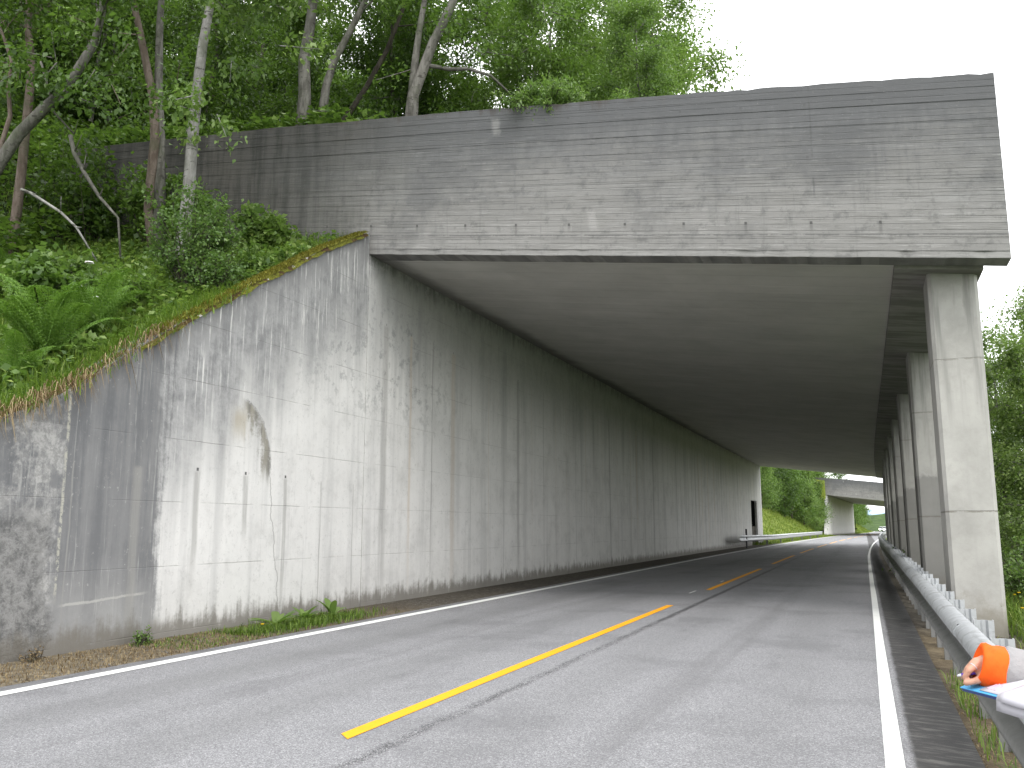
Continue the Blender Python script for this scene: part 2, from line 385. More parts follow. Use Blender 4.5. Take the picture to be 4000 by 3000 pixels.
def m_soffit():
    k = N('soffit concrete'); s = k.sep(); x, y, z = s[0], s[1], s[2]
    b = k.ma('FLOOR', k.ma('DIVIDE', y, .62)); fb = k.ma('FRACT', k.ma('DIVIDE', y, .62))
    rb = k.white(k.comb(b, k.ma('FLOOR', k.mul(x, .33)), 3))
    al = k.noise(k.comb(k.mul(x, .5), k.mul(y, 3), 0), 1, 5, .6); mo = k.noise(None, .8, 7, .65); fine = k.noise(None, 30, 3)
    c = k.ramp(mo, [(.3, (.38, .371, .348)), (.55, (.45, .441, .416)), (.75, (.49, .481, .456))])
    c = k.mix(k.mul(rb, .14), c, (.24, .232, .215))
    c = k.mix(k.mul(k.sm(al, .52, .72), .3), c, (.54, .53, .50))
    jl = k.sm(k.ma('ABSOLUTE', k.add(fb, -.5)), .475, .495)
    c = k.mix(k.mul(jl, .34), c, (.18, .175, .16)); c = k.mix(k.mul(k.sm(k.noise(k.comb(k.mul(x, .35), k.mul(y, 6), 4), 1, 6, .7), .58, .7), .28), c, (.22, .215, .2))
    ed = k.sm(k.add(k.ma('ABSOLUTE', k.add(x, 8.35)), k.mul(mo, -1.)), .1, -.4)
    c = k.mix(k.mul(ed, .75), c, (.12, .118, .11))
    cj = k.sm(k.ma('ABSOLUTE', k.add(k.ma('PINGPONG', k.add(y, -13.73 + .3), 5.85 * 2), 0)), .05, .02)
    c = k.mix(k.mul(cj, .5), c, (.55, .54, .52))
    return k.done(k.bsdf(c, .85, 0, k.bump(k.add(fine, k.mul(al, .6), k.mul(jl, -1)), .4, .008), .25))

def m_beam():
    k = N('edge beam concrete'); s = k.sep(); x, y, z = s[0], s[1], s[2]
    al = k.noise(k.comb(k.mul(x, .8), k.mul(y, 4.5), z), 1, 5, .65); mo = k.noise(None, 1.1, 7, .65)
    c = k.mix(k.sm(al, .4, .62), (.15, .146, .134), (.25, .245, .229)); c = k.mix(k.mul(k.sm(mo, .5, .7), .5), c, (.18, .175, .165))
    return k.done(k.bsdf(c, .85, 0, k.bump(k.add(al, k.noise(None, 35, 3)), .4, .01), .25))

def m_column():
    k = N('column concrete'); s = k.sep(); x, y, z = s[0], s[1], s[2]
    mo = k.noise(None, 1.3, 8, .66); m2 = k.noise(None, 6, 8, .7); vs = k.noise(k.comb(k.mul(x, 7), k.mul(y, 7), k.mul(z, .4)), 1, 5, .6)
    fine = k.noise(None, 45, 3)
    c = k.ramp(mo, [(.3, (.28, .275, .258)), (.5, (.36, .353, .334)), (.7, (.41, .402, .38))])
    c = k.mix(k.mul(k.sm(m2, .54, .7), .45), c, (.3, .295, .275)); c = k.mix(k.mul(k.sm(vs, .55, .7), .4), c, (.31, .305, .29))
    lo = k.mul(k.sm(k.add(z, k.mul(m2, .4)), 2.75, 2.62), k.sm(k.add(y, k.mul(k.white(k.comb(k.ma('FLOOR', k.mul(y, .154)), 0, 0)), 6)), 19.5, 20.5))
    c = k.mix(k.mul(lo, .65), c, (.15, .148, .14))
    ft = k.sm(k.add(z, k.mul(m2, -.8)), .1, -.4); c = k.mix(k.mul(ft, .7), c, (.2, .18, .14))
    wv = k.mul(k.sm(k.add(vs, k.mul(mo, .5)), .72, .9), k.sm(k.add(z, k.mul(vs, 2)), 3.2, 5.8)); c = k.mix(k.mul(wv, .6), c, (.17, .168, .158))
    for zz, a in ((3.88, .55), (1.62, .75)):
        jl = k.mul(k.sm(k.ma('ABSOLUTE', k.add(z, -zz, k.mul(k.add(m2, -.5), .05))), .018, .006), k.sm(m2, .35, .5))
        c = k.mix(k.mul(jl, a), c, (.14, .13, .11))
    pt = k.mul(k.sm(k.voro(None, 26), .1, .05), k.sm(k.noise(None, 1.7, 2), .5, .62))
    c = k.mix(k.mul(pt, .5), c, (.16, .155, .14))
    c = k.mix(k.mul(k.sm(fine, .6, .75), .25), c, (.22, .22, .2))
    return k.done(k.bsdf(c, .85, 0, k.bump(k.add(k.mul(m2, .5), k.mul(fine, .25), k.mul(pt, -.5)), .45, .01), .3))

def m_road():
    k = N('worn asphalt'); s = k.sep(); x, y, z = s[0], s[1], s[2]
    wob = k.mul(k.add(k.noise(k.comb(0, k.mul(y, .12), 0), 1, 3), -.5), .35)
    xx = k.add(x, wob)
    def band(c0, w): return k.sm(k.ma('ABSOLUTE', k.add(xx, -c0)), w, w * .25)
    lng = k.noise(k.comb(k.mul(x, 2.2), k.mul(y, .1), 0), 1, 5, .6)
    tr = k.add(band(-5.75, .55), k.mul(band(-4.35, .5), .75), k.mul(band(-2.35, .45), .45), k.mul(band(-.75, .55), .5))
    mo = k.noise(None, .6, 6, .6)
    ag = k.voro(None, 140, 'F1', 'Color'); ags = k.node('ShaderNodeSeparateColor'); k.put(ags.inputs[0], ag)
    ag2 = k.noise(None, 130, 2, .7)
    cell = k.add(k.mul(ags.outputs[0], .6), k.mul(ag2, .5))
    base = k.ramp(cell, [(.2, (.10, .10, .106)), (.48, (.182, .182, .191)), (.72, (.235, .235, .245)), (.95, (.46, .46, .465))])
    dark = k.ramp(cell, [(.2, (.09, .09, .094)), (.5, (.16, .16, .166)), (.75, (.21, .21, .217)), (.95, (.36, .36, .36))])
    c = k.mix(k.mul(tr, k.sm(lng, .3, .6, .45, .95)), base, dark)
    c = k.mix(k.mul(k.sm(mo, .48, .66), .35), c, (.1, .1, .105))
    pz = k.mul(k.sm(k.noise(k.comb(k.mul(x, 1.1), k.mul(y, .35), 5), 1, 6, .7), .58, .7), .3); c = k.mix(pz, c, (.085, .085, .09))
    oil = k.mul(k.add(k.mul(band(-1.55, .38), .3), k.mul(band(-5.05, .3), .28)), k.sm(lng, .4, .6))
    c = k.mix(oil, c, (.09, .088, .09))
    # ravelled joint beside the centre line
    jn = k.noise(k.comb(k.mul(x, 9), k.mul(y, 2.6), 0), 1, 5, .75)
    jw = k.add(x, 2.93, k.mul(k.add(k.noise(k.comb(0, k.mul(y, 1.1), 3), 1, 4), -.5), .12))
    jo = k.mul(k.sm(k.ma('ABSOLUTE', jw), .085, .015), k.sm(k.add(jn, k.mul(k.sm(y, 9, 17), .18), k.mul(k.add(cell, -.55), k.sm(y, 8, 20, -.7, -.15))), .47, .56))
    c = k.mix(k.mul(jo, k.sm(y, 16, 42, .85, .25)), c, (.05, .049, .052))
    # gutter side: blacker, newer strip
    sh = k.mul(k.sm(k.add(x, k.mul(k.add(jn, -.5), .06)), .165, .215), k.sm(x, .9, .8))
    so = k.noise(k.comb(k.mul(k.add(x, k.mul(y, .35)), 3.5), k.mul(y, 14), 0), 1, 5, .7)
    c = k.mix(sh, c, k.mix(k.sm(so, .47, .66), (.04, .039, .039), (.105, .102, .097)))
    sl_ = k.sm(x, -6.93, -7.0)
    c = k.mix(k.mul(sl_, .6), c, k.mix(k.sm(jn, .5, .6), (.13, .13, .135), (.045, .045, .047)))
    rough = k.sm(tr, 0, 1, .78, .62)
    return k.done(k.bsdf(c, rough, 0, k.bump(k.add(cell, k.mul(jo, -2)), .6, .006), .35))

def m_paint(name, col, wear=.35):
    k = N(name); n1 = k.noise(None, 60, 4, .7); n2 = k.noise(None, 4, 5, .6)
    c = k.mix(k.mul(k.sm(k.add(k.mul(n1, .6), k.mul(n2, .4)), .57, .68), wear), col, (.2, .2, .2))
    c = k.mix(k.mul(k.sm(n2, .5, .7), .25), c, tuple(v * .75 for v in col))
    return k.done(k.bsdf(c, .65, 0, k.bump(n1, .4, .004), .35))

def m_ground():
    k = N('soil and turf'); s = k.sep(); x, y, z = s[0], s[1], s[2]
    n1 = k.noise(None, 1.2, 8, .7); n2 = k.noise(None, 9, 8, .75); n3 = k.noise(None, 60, 4, .7)
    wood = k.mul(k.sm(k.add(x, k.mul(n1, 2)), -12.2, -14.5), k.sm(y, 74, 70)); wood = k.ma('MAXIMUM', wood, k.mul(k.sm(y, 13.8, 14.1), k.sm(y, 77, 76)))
    soil = k.ramp(k.add(k.mul(n1, .5), k.mul(n2, .5)), [(.35, (.045, .033, .022)), (.5, (.10, .078, .05)), (.65, (.19, .155, .10))])
    soil = k.mix(k.mul(k.sm(n3, .55, .7), .5), soil, (.24, .22, .18))
    grass = k.ramp(n2, [(.3, (.02, .045, .008)), (.55, (.05, .10, .017)), (.75, (.085, .14, .03))])
    far = k.ramp(k.add(k.mul(n2, .5), k.mul(n1, .5)), [(.35, (.085, .12, .02)), (.55, (.15, .185, .03)), (.7, (.2, .2, .06))])
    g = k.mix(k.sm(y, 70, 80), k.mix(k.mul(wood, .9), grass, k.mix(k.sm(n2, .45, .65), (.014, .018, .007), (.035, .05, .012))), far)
    vl = k.mul(k.sm(k.add(x, k.mul(n1, .8)), -8.7, -8.2), k.sm(k.add(x, k.mul(n1, -.3)), 2.6, 1.6), k.sm(y, 82, 76))
    dry = k.mix(k.sm(n2, .4, .65), (.12, .10, .072), (.27, .232, .165))
    soil = k.mix(k.mul(k.sm(y, 11, 6), k.sm(x, -3, -6)), soil, dry)
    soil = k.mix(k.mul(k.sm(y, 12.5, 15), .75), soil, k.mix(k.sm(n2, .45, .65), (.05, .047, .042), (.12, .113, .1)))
    c = k.mix(vl, g, soil)
    return k.done(k.bsdf(c, .95, 0, k.bump(k.add(n2, k.mul(n3, .5)), .7, .03), .15))

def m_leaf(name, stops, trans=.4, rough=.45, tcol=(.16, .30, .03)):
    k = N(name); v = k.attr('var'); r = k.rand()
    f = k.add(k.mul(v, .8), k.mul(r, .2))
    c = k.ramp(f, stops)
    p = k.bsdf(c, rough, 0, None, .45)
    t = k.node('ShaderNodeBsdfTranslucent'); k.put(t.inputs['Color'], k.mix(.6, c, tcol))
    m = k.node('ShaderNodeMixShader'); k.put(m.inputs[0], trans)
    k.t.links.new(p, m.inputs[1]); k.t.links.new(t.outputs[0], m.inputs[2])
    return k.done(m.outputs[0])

def m_bark(name, a, b, marks=None, scale=1.):
    k = N(name); s = k.sep(); x, y, z = s[0], s[1], s[2]
    n1 = k.noise(k.comb(k.mul(x, 9), k.mul(y, 9), k.mul(z, 2.2)), scale, 6, .7)
    n2 = k.noise(None, 2.3, 5, .6); n3 = k.noise(k.comb(k.mul(x, 5), k.mul(y, 5), k.mul(z, 16)), 1, 5, .65)
    c = k.mix(k.sm(n1, .38, .62), a, b)
    c = k.mix(k.mul(k.sm(n2, .5, .66), .5), c, (.07, .085, .045))
    if marks: c = k.mix(k.mul(k.sm(n3, .57, .65), .85), c, marks)
    return k.done(k.bsdf(c, .9, 0, k.bump(k.add(n1, n3), .6, .012), .2))

def m_plain(name, col, rough=.6, metal=0, spec=.4, var=.25, scale=14, bump=.2, emit=None, estr=0):
    k = N(name); n1 = k.noise(None, scale, 6, .65)
    c = k.mix(k.mul(k.sm(n1, .42, .7), var), col, tuple(v * .55 for v in col))
    return k.done(k.bsdf(c, rough, metal, k.bump(n1, bump, .004) if bump else None, spec, emit, estr))

def m_moss():
    k = N('olive moss'); n1 = k.noise(None, 3.2, 7, .7); n2 = k.noise(None, 22, 5, .7); n3 = k.noise(None, 5.5, 4, .6)
    c = k.ramp(n2, [(.3, (.045, .042, .012)), (.5, (.10, .105, .017)), (.7, (.17, .18, .03))])
    c = k.mix(k.sm(n1, .52, .6), c, (.055, .035, .018)); c = k.mix(k.sm(n3, .64, .68), c, (.36, .35, .33))
    return k.done(k.bsdf(c, .95, 0, k.bump(n2, 1., .03), .1))

def m_steel():
    k = N('galvanised steel'); n1 = k.noise(None, 3.5, 7, .7); sp = k.voro(None, 45, 'F1', 'Color')
    ss = k.node('ShaderNodeSeparateColor'); k.put(ss.inputs[0], sp)
    s = k.sep(); z = s[2]; x_ = k.add(s[0], 0)
    c = k.mix(k.mul(ss.outputs[0], .3), (.46, .475, .49), (.33, .345, .36))
    c = k.mix(k.mul(k.sm(n1, .5, .66), .6), c, (.2, .2, .195)); c = k.mix(k.mul(k.sm(k.noise(k.comb(k.mul(x_, 8), s[1], k.mul(z, 20)), 1, 6, .7), .56, .7), .45), c, (.13, .125, .115))
    gr = k.mul(k.sm(k.add(z, k.mul(n1, .06)), .60, .53), k.sm(x_, 0, 1, 1, 1)); c = k.mix(k.mul(gr, .8), c, (.085, .083, .078)); c = k.mix(k.mul(k.sm(z, .40, .37), .4), c, (.3, .3, .29))  # sheltered lower face darkened in colour: shade together with road grime
    return k.done(k.bsdf(c, k.sm(n1, .3, .7, .42, .6), .55, k.bump(n1, .15, .004), .5))

M = dict(
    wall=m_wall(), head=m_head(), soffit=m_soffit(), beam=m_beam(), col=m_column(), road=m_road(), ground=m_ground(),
    white=m_paint('white road paint', (.72, .73, .71), .55), yellow=m_paint('yellow road paint', (.78, .345, .008), .38),
    steel=m_steel(), dark=m_plain('black doorway panel', (.004, .004, .004), 1., 0, 0), post=m_plain('blackened post', (.04, .04, .042), .6),
    hole=m_plain('bolt shadow', (.03, .03, .035), .6),
    leaf=m_leaf('alder leaves', [(0, (0.0363, 0.0701, 0.0207)), (0.45, (0.0922, 0.1646, 0.0362)), (0.8, (0.1729, 0.2667, 0.057)), (1, (0.2962, 0.3962, 0.0907))]),
    leaf_light=m_leaf('willow leaves', [(0, (0.0521, 0.0965, 0.0375)), (0.4, (0.1266, 0.207, 0.0609)), (0.8, (0.2384, 0.3312, 0.0893)), (1, (0.3874, 0.4692, 0.129))], .45),
    leaf_dark=m_leaf('shaded leaves', [(0, (0.0161, 0.0334, 0.011)), (0.5, (0.0431, 0.0821, 0.0195)), (0.85, (0.097, 0.1603, 0.0306)), (1, (0.1885, 0.2694, 0.0436))], .4),  # darker greens: the shade of the wood is put into the leaf colour
    leaf_grey=m_leaf('valley leaves', [(0, (0.0454, 0.0756, 0.0243)), (0.5, (0.1286, 0.1925, 0.0545)), (0.9, (0.242, 0.3163, 0.0907)), (1, (0.3327, 0.3987, 0.121))], .42),
    birch=m_leaf('birch leaves', [(0, (0.0508, 0.1016, 0.033)), (0.5, (0.1207, 0.2033, 0.0628)), (1, (0.2541, 0.3557, 0.0991))], .4),
    fern=m_leaf('fern green', [(0, (0.0575, 0.1265, 0.0193)), (0.6, (0.1265, 0.2415, 0.0354)), (1, (0.2185, 0.345, 0.0644))], .45, .6),
    grass=m_leaf('grass blades', [(0, (0.0322, 0.0633, 0.008)), (0.5, (0.0978, 0.1667, 0.0176)), (0.85, (0.1725, 0.253, 0.0322)), (1, (0.299, 0.299, 0.0805))], .35, .55),
    bankgrass=m_leaf('bank grass', [(0, (.07, .12, .012)), (.5, (.14, .20, .022)), (1, (.25, .27, .06))], .3, .6),
    dry=m_leaf('dry grass', [(0, (.09, .058, .03)), (.5, (.20, .145, .075)), (1, (.36, .29, .16))], .2, .8, (.3, .2, .08)),
    moss=m_moss(),
    bark_pink=m_bark('smooth pinkish bark', (.12, .092, .076), (.20, .16, .138), (.085, .065, .054)),
    bark_birch=m_bark('pale birch bark', (.20, .193, .186), (.30, .292, .283), (.05, .046, .042)),
    bark_grey=m_bark('grey bark', (.10, .095, .085), (.20, .19, .175), (.06, .055, .05)),
    bark_dark=m_bark('dark bark', (.035, .03, .024), (.075, .065, .055)),
)
M['stone'] = m_plain('grey gravel', (.17, .16, .145), .95, 0, .1, .5, 30, .3)
M['petal'] = m_plain('white petals', (.78, .74, .76), .7, 0, .2, .1)
M['yflower'] = m_plain('yellow petals', (.8, .52, .01), .6, 0, .2, .1)
M['moss_tuft'] = m_leaf('moss tufts', [(0, (.05, .05, .008)), (.5, (.14, .145, .018)), (1, (.26, .25, .035))], .2, .9, (.3, .25, .03))
# ------------------------------------------------------------------ ground, far hills
def sheet(name, xs, ys, hf, mat, curved=True, smooth=True):
    xs = np.asarray(xs, float); ys = np.asarray(ys, float)
    XX, YY = np.meshgrid(xs, ys); ZZ = hf(XX, YY)
    V = np.stack([XX + (off(YY) if curved else 0), YY, ZZ], -1).reshape(-1, 3)
    n = len(xs); m = len(ys)
    a = (np.arange(m - 1)[:, None] * n + np.arange(n - 1)[None, :]).ravel()
    F = np.stack([a, a + 1, a + n + 1, a + n], 1)
    return link(name, new_mesh(name, V, F, smooth), mat)
gx = np.r_[-900, -500, -250, -120, -70, np.arange(-50, -17, 1.5), np.arange(-17, -8.7, .33), -8.62, -8.5, np.arange(-8.35, -7, .15), -7.0, -6, -3, 0, .5,
           np.arange(.6, 3.2, .2), np.arange(3.5, 12, .8), 16, 25, 40, 80, 200, 600]
gy = np.r_[-300, -120, -60, -30, -14, np.arange(-6, 13.6, .35), 13.7, 13.8, 13.86, 13.93, 14.0, 14.06, 14.2, np.arange(14.6, 17, .5), np.arange(17, 76, 1.6), 76.1, 76.45, 76.8,
           np.arange(78, 149, 2.), 149.5, 150.1, np.arange(152, 206, 4), 207, 207.5, np.arange(210, 300, 4), 330, 400, 600, 1000, 2500]
def gh(x, y):
    z = ground_h(x, y)
    z = np.clip(z, -14, 60)
    return z - .9 * np.clip((y - 300) / 60., 0, 12)
tag(sheet('ground', gx, gy, gh, M['ground']), 'dry soil verge and grassy hillside beside the road', None, None, 'structure')

def hillmesh(name, cx, cy, rx, ry, h, mat, seed, n=44):
    xs = np.linspace(-1, 1, n); ys = np.linspace(-1, 1, n)
    def hf(X, Y):
        r = np.sqrt(X * X + Y * Y)
        return h * np.clip(1 - r, 0, 1) ** .8 * (1 + .22 * fnoise(X, Y, 3.5, seed) + .1 * fnoise(X, Y, 9, seed)) - 15
    XX, YY = np.meshgrid(xs, ys); ZZ = hf(XX, YY)
    V = np.stack([cx + XX * rx, cy + YY * ry, ZZ], -1).reshape(-1, 3)
    a = (np.arange(n - 1)[:, None] * n + np.arange(n - 1)[None, :]).ravel()
    return tag(link(name, new_mesh(name, V, np.stack([a, a + 1, a + n + 1, a + n], 1), True), mat), None, None, None, 'structure')
hm = N('wooded hill'); n1 = hm.noise(None, .12, 8, .75)
mat_hill = hm.done(hm.bsdf(hm.ramp(n1, [(.35, (.03, .055, .02)), (.55, (.06, .10, .03)), (.7, (.10, .14, .05))]), .95, 0, hm.bump(n1, 1., 3.), .1))
hm = N('haze blue mountain'); n1 = hm.noise(None, .004, 8, .65)
mat_mount = hm.done(hm.bsdf(hm.ramp(n1, [(.3, (.22, .30, .44)), (.6, (.32, .42, .58)), (.75, (.45, .54, .66))]), .95, 0, None, .1))  # blue of the distant air is painted into the mountain colour
hillmesh('hill', 60, 900, 330, 300, 29, mat_hill, 2)
hillmesh('mountain', 120, 5200, 560, 900, 118, mat_mount, 5)

# ------------------------------------------------------------------ road
ry = np.r_[np.arange(-60, 60, 4.), np.arange(60, 300, 5.), 320, 350]
rx = [-7.13, -6.72, -5, -3.3, -1.6, 0, .2, .4, .58]
def rz(x, y):
    return .012 - .02 * np.clip((x - .25) / .3, 0, 1) - .9 * np.clip((y - 300) / 60., 0, 12) + 0 * y
road = tag(sheet('road', rx, ry, rz, M['road'], smooth=False), 'grey worn two lane asphalt road', None, None, 'structure')
def stripe(name, x0, x1, ya, yb, mat, wob=.0, parent=road, skew=0.):
    n = max(2, int((yb - ya) / (1.5 if yb < 40 else 4.)) + 1)
    ys = np.linspace(ya, yb, n); V = []; F = []
    for i, y in enumerate(ys):
        o = float(off(y)); zz = .0165 - .9 * max(0, (y - 300) / 60)
        a = rnd.uniform(-1, 1) * wob; b = rnd.uniform(-1, 1) * wob
        e = skew if i == 0 else 0
        V += [(x0 + o + a, y + e, zz), (x1 + o + b, y, zz)]
        if i: F.append((2*i - 2, 2*i - 1, 2*i + 1, 2*i))
    return link(name, new_mesh(name, V, F), mat, parent)
stripe('edge_line', -6.91, -6.745, -40, 300, M['white'], .006)
stripe('edge_line', .035, .135, -40, 300, M['white'], .006)
yy = 5.25 - 14.85 * 3
while yy < 290:
    stripe('centre_dash', -3.385, -3.26, yy, yy + 10.75, M['yellow'], .003, skew=.12); yy += 14.85
for a, b, c in ((-3.55, 19.0, .8), (-3.52, 23.2, .5)):
    stripe('paint_mark', a, a + .04, b, b + c, M['white'])

# ------------------------------------------------------------------ galleries
def soff_b(x): return soffit(x) - .05
def gallery(label, cat, yend, loc, rz_, joints, door=None, wing=True, ncol=10, group=None):
    base = Vector((-3.3, Y0, 0))
    g = thing('avalanche_gallery', label, cat, loc, rz_, group)
    L = -base
    swing = lambda q: 0.
    # headwall with its board marks in relief
    mb = MB(); xs = np.r_[np.linspace(-16.2, XW - .012, 22), np.linspace(XW + .002, 2.16, 64)]
    nrow = 28; offs = [rnd.uniform(-.005, .004) for _ in range(nrow)]
    rings = []
    for x in xs:
        zb = soffit(x) + rnd.uniform(-.004, .004); zt = headtop(x); zc = zt + rnd.uniform(-.006, .005) - (.018 if rnd.random() < .06 else 0); ring = []
        for r in range(nrow):
            yo = Y0 + offs[r] + rnd.uniform(-.0012, .0012) + (rnd.uniform(.006, .016) if r in (0, nrow - 1) and rnd.random() < .2 else 0)
            ring += [(x, yo, zb + (zt - zb) * r / nrow), (x, yo, (zb + (zt - zb) * (r + 1) / nrow - .001) if r < nrow - 1 else zc)]
        ring += [(x, Y0 + .42, zc), (x, Y0 + .42, zb)]
        rings.append(ring)
    mb.loft(rings)
    mb.prism([(XW - .02, 4.6), (XW - .02, soffit(XW - .02) - .003), (-16.2, soffit(-16.2) - .003), (-16.2, 4.6)], 'y', Y0 + .004, Y0 + .415)
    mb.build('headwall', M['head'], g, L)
    # rear wall, one part per pour
    ys = [Y0 + .022] + list(joints) + [yend]
    for a, b in zip(ys[:-1], ys[1:]):
        if door and a < door[0] < b:
            mb = MB()
            mb.prism([(a, -.5), (door[0], -.5), (door[0], door[2]), (door[1], door[2]), (door[1], -.5), (b - .014, -.5), (b - .014, soffit(XW) - .004), (a, soffit(XW) - .004)], 'x', XW - .36, XW)
            mb.build('rear_wall', M['wall'], g, L)
            mb = MB(); mb.box((XW - .24, door[0] + .01, -.3), (XW - .17, door[1] - .01, door[2] - .02)); mb.build('black_doorway_panel', M['dark'], g, L)  # flat black panel stands for the dark opening
        else:
            mb = MB(); mb.prism([(a, -.5), (b - .014, -.5), (b - .014, soffit(XW) - .004), (a, soffit(XW) - .004)], 'x', XW - .36, XW)
            mb.build('rear_wall', M['wall'], g, L)
    # roof slab and edge beam
    mb = MB(); x0, x1 = XW - .36, .65
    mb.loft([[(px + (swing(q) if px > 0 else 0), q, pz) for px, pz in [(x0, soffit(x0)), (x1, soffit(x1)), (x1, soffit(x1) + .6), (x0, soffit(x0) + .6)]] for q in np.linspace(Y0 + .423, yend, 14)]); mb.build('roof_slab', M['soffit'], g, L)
    mb = MB(); x0, x1 = .653, 1.86
    mb.loft([[(px + swing(q), q, pz) for px, pz in [(x0, soff_b(x0)), (x1, soff_b(x1)), (x1, soff_b(x1) + .75), (x0, soff_b(x0) + .75)]] for q in np.linspace(Y0 + .423, yend, 14)]); mb.build('edge_beam', M['beam'], g, L, bevel=.015)
    # wing wall
    if wing:
        wy = [-2, 2, 5, 6.47, 7.31, 8.14, 8.9, 10.57, 12.25, 13.58, Y0 - .012]
        mb = MB(); mb.prism([(-2, -1.2)] + [(y, float(wingtop(y)) + rnd.uniform(-.02, .02)) for y in wy] + [(Y0 - .012, -.5), (4, -.5)], 'x', XW - .36, XW + .003)
        mb.build('wing_wall', M['wall'], g, L)
    else:
        mb = MB(); mb.prism([(Y0 - 4.5, -.6), (Y0 - 4.5, .4), (Y0 - .012, 6.3), (Y0 - .012, -.6)], 'x', XW - .36, XW + .003); mb.build('wing_wall', M['wall'], g, L)
    # columns
    for k in range(ncol):
        y = 14.42 + 6.62 * k; mb = MB(); c = .05; sw = swing(y); xa, xb, ya, yb = 1.115 + sw, 1.80 + sw, y, y + .95
        pl = [(xa + c, ya), (xb - c, ya), (xb, ya + c), (xb, yb - c), (xb - c, yb), (xa + c, yb), (xa, yb - c), (xa, ya + c)]
        zt = soff_b(1.45) - .02
        rr = []
        for z in (-1.2, 1.615, 1.618, 1.632, 1.635, 3.875, 3.878, 3.892, 3.895, zt):
            s = .994 if z in (1.618, 1.632, 3.878, 3.892) else 1.
            rr.append([((px - 1.46 - sw) * s + 1.46 + sw, (py - y - .47) * s + y + .47, z) for px, py in pl])
        for i in range(len(rr[-1])):      # the head meets the sloping beam
            rr[-1][i] = (rr[-1][i][0], rr[-1][i][1], soff_b(rr[-1][i][0] - sw) + .004)
        mb.loft(rr); mb.build('column', M['col'], g, L)
    return g
g1 = gallery('long grey concrete gallery over the road with board marked headwall and stained wing wall', 'avalanche gallery', YE,
             (-3.3, Y0, 0), 0, [25.54, 39.2, 50.3, 62.0], (69.9, 73.3, 3.45))
o150 = float(off(150)); o207 = float(off(207)); rot2 = -math.atan2(o207 - o150, 57)
g2 = gallery('smaller grey concrete gallery far down the road, seen through the near one', 'avalanche gallery', Y0 + 57,
             (o150 - 3.3, 150, 0), rot2, [32., 50.], None, False, 8)

def bend(g):                    # the gallery follows the swing of the road towards its far end
    for ch in g.children:
        for v in ch.data.vertices: v.co.x += float(off(v.co.y))
# soil on the roof of each gallery
def roof_soil(name, ya, yb, fo, tr):
    xs = np.r_[np.arange(-8.62, 1.2, .6), 1.3, 1.8]; ys = np.arange(ya, yb, 1.2)
    def hf(X, Y):
        top = np.interp(X, [-8.62, -6.44, -1.75, 1.8], [9.0, 8.8, 8.1, 7.0])
        return top + fnoise(X, Y, .9, 2) * .1
    return tag(sheet(name, xs, ys, hf, M['ground'], fo), None, None, None, 'structure')
roof_soil('roof_soil', Y0 + .43, YE, True, None)
o = roof_soil('roof_soil', Y0 + .43, Y0 + 57, False, None)
o.parent = g2; o.location = (3.3, -Y0, 0)

# the far tip of the rear wall is shut off from the bank by a short return wall
for gg, ye in ((g1, YE), (g2, Y0 + 57)):
    mb = MB(); mb.prism([(XW - .365, -.5), (XW - .365, soffit(XW) + 1.8), (-15, soffit(XW) + 2.8), (-15, -.5)], 'y', ye - .45, ye - .02)
    mb.build('return_wall', M['wall'], gg, (3.3, -Y0, 0))
bend(g1)

# ------------------------------------------------------------------ guardrails
PROF = [(.69,.275),(.655,.285),(.622,.31),(.612,.345),(.625,.38),(.675,.405),(.69,.44),(.69,.51),(.675,.545),(.615,.562),(.59,.585),(.588,.62),(.603,.652),(.64,.677),(.675,.687),(.705,.688)]
def rail(name, label, xs_, prof, ya, yb, zf, step, post_y, ztop, sgn=1, slots=True):
    t = thing(name, label, 'guardrail', (xs_ + float(off(ya)), ya, 0))
    inv = -t.location
    ring0 = [(x, z) for x, z in prof] + [(x + .012, z) for x, z in reversed(prof)]
    k = 0; y = ya
    while y < yb - .01:
        mb = MB(); e = .0045 * (k % 2); y2 = min(y + step, yb)
        cuts = [y - (.15 if k else 0), (y + y2) / 2, y2 + .15]
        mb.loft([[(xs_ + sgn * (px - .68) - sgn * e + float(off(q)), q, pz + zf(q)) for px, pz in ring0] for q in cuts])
        sec = mb.build('rail_section', M['steel'], t, inv, smooth=True); sec.data.set_sharp_from_angle(angle=R(50))
        if slots and y > 3:
            for dy, px, pz in ((-.10, .63, .657), (.10, .618, .642)):
                mb = MB(); mb.lathe([(0, -.004), (.016, -.003), (.016, .004), (.009, .008), (0, .008)], 10)
                b = mb.build('bolt', M['hole'], sec, None)
                b.location = (xs_ + sgn * (px - .68) - sgn * .006 + float(off(y)), y + dy, pz + zf(y) + .003); b.rotation_euler = (0, R(-42 * sgn), 0); b.scale = (1., 2.2, 1)
        y += step; k += 1
    prf = [(.0,.062),(.0,0),(.045,0),(.06,.025),(.085,.025),(.10,0),(.14,0),(.14,.062),(.133,.062),(.133,.007),(.104,.007),(.089,.032),(.057,.032),(.042,.007),(.007,.007),(.007,.062)]
    mb = MB(); mb.prism([((p[0]) * sgn, p[1]) for p in prf], 'z', -.6, ztop)
    me = None
    for q in post_y:
        if me is None:
            o = mb.build('post', M['steel'], t); me = o.data
        else: o = link('post', me, None, t)
        o.location = Vector((xs_ + sgn * .045 + float(off(q)), q, zf(q) + rnd.uniform(-.012, .012))) + inv
        o.rotation_euler = (rnd.uniform(-.012, .012), rnd.uniform(-.012, .012), rnd.uniform(-.03, .03))
    return t
zr = lambda y: float(np.interp(y, [0, 6, 12, 46, 80], [-.06, -.03, .012, .14, .15]))
pys = [6.72 + 1.065 * k for k in range(-8, 34)] + [43.6 + 2.1 * k for k in range(30)]
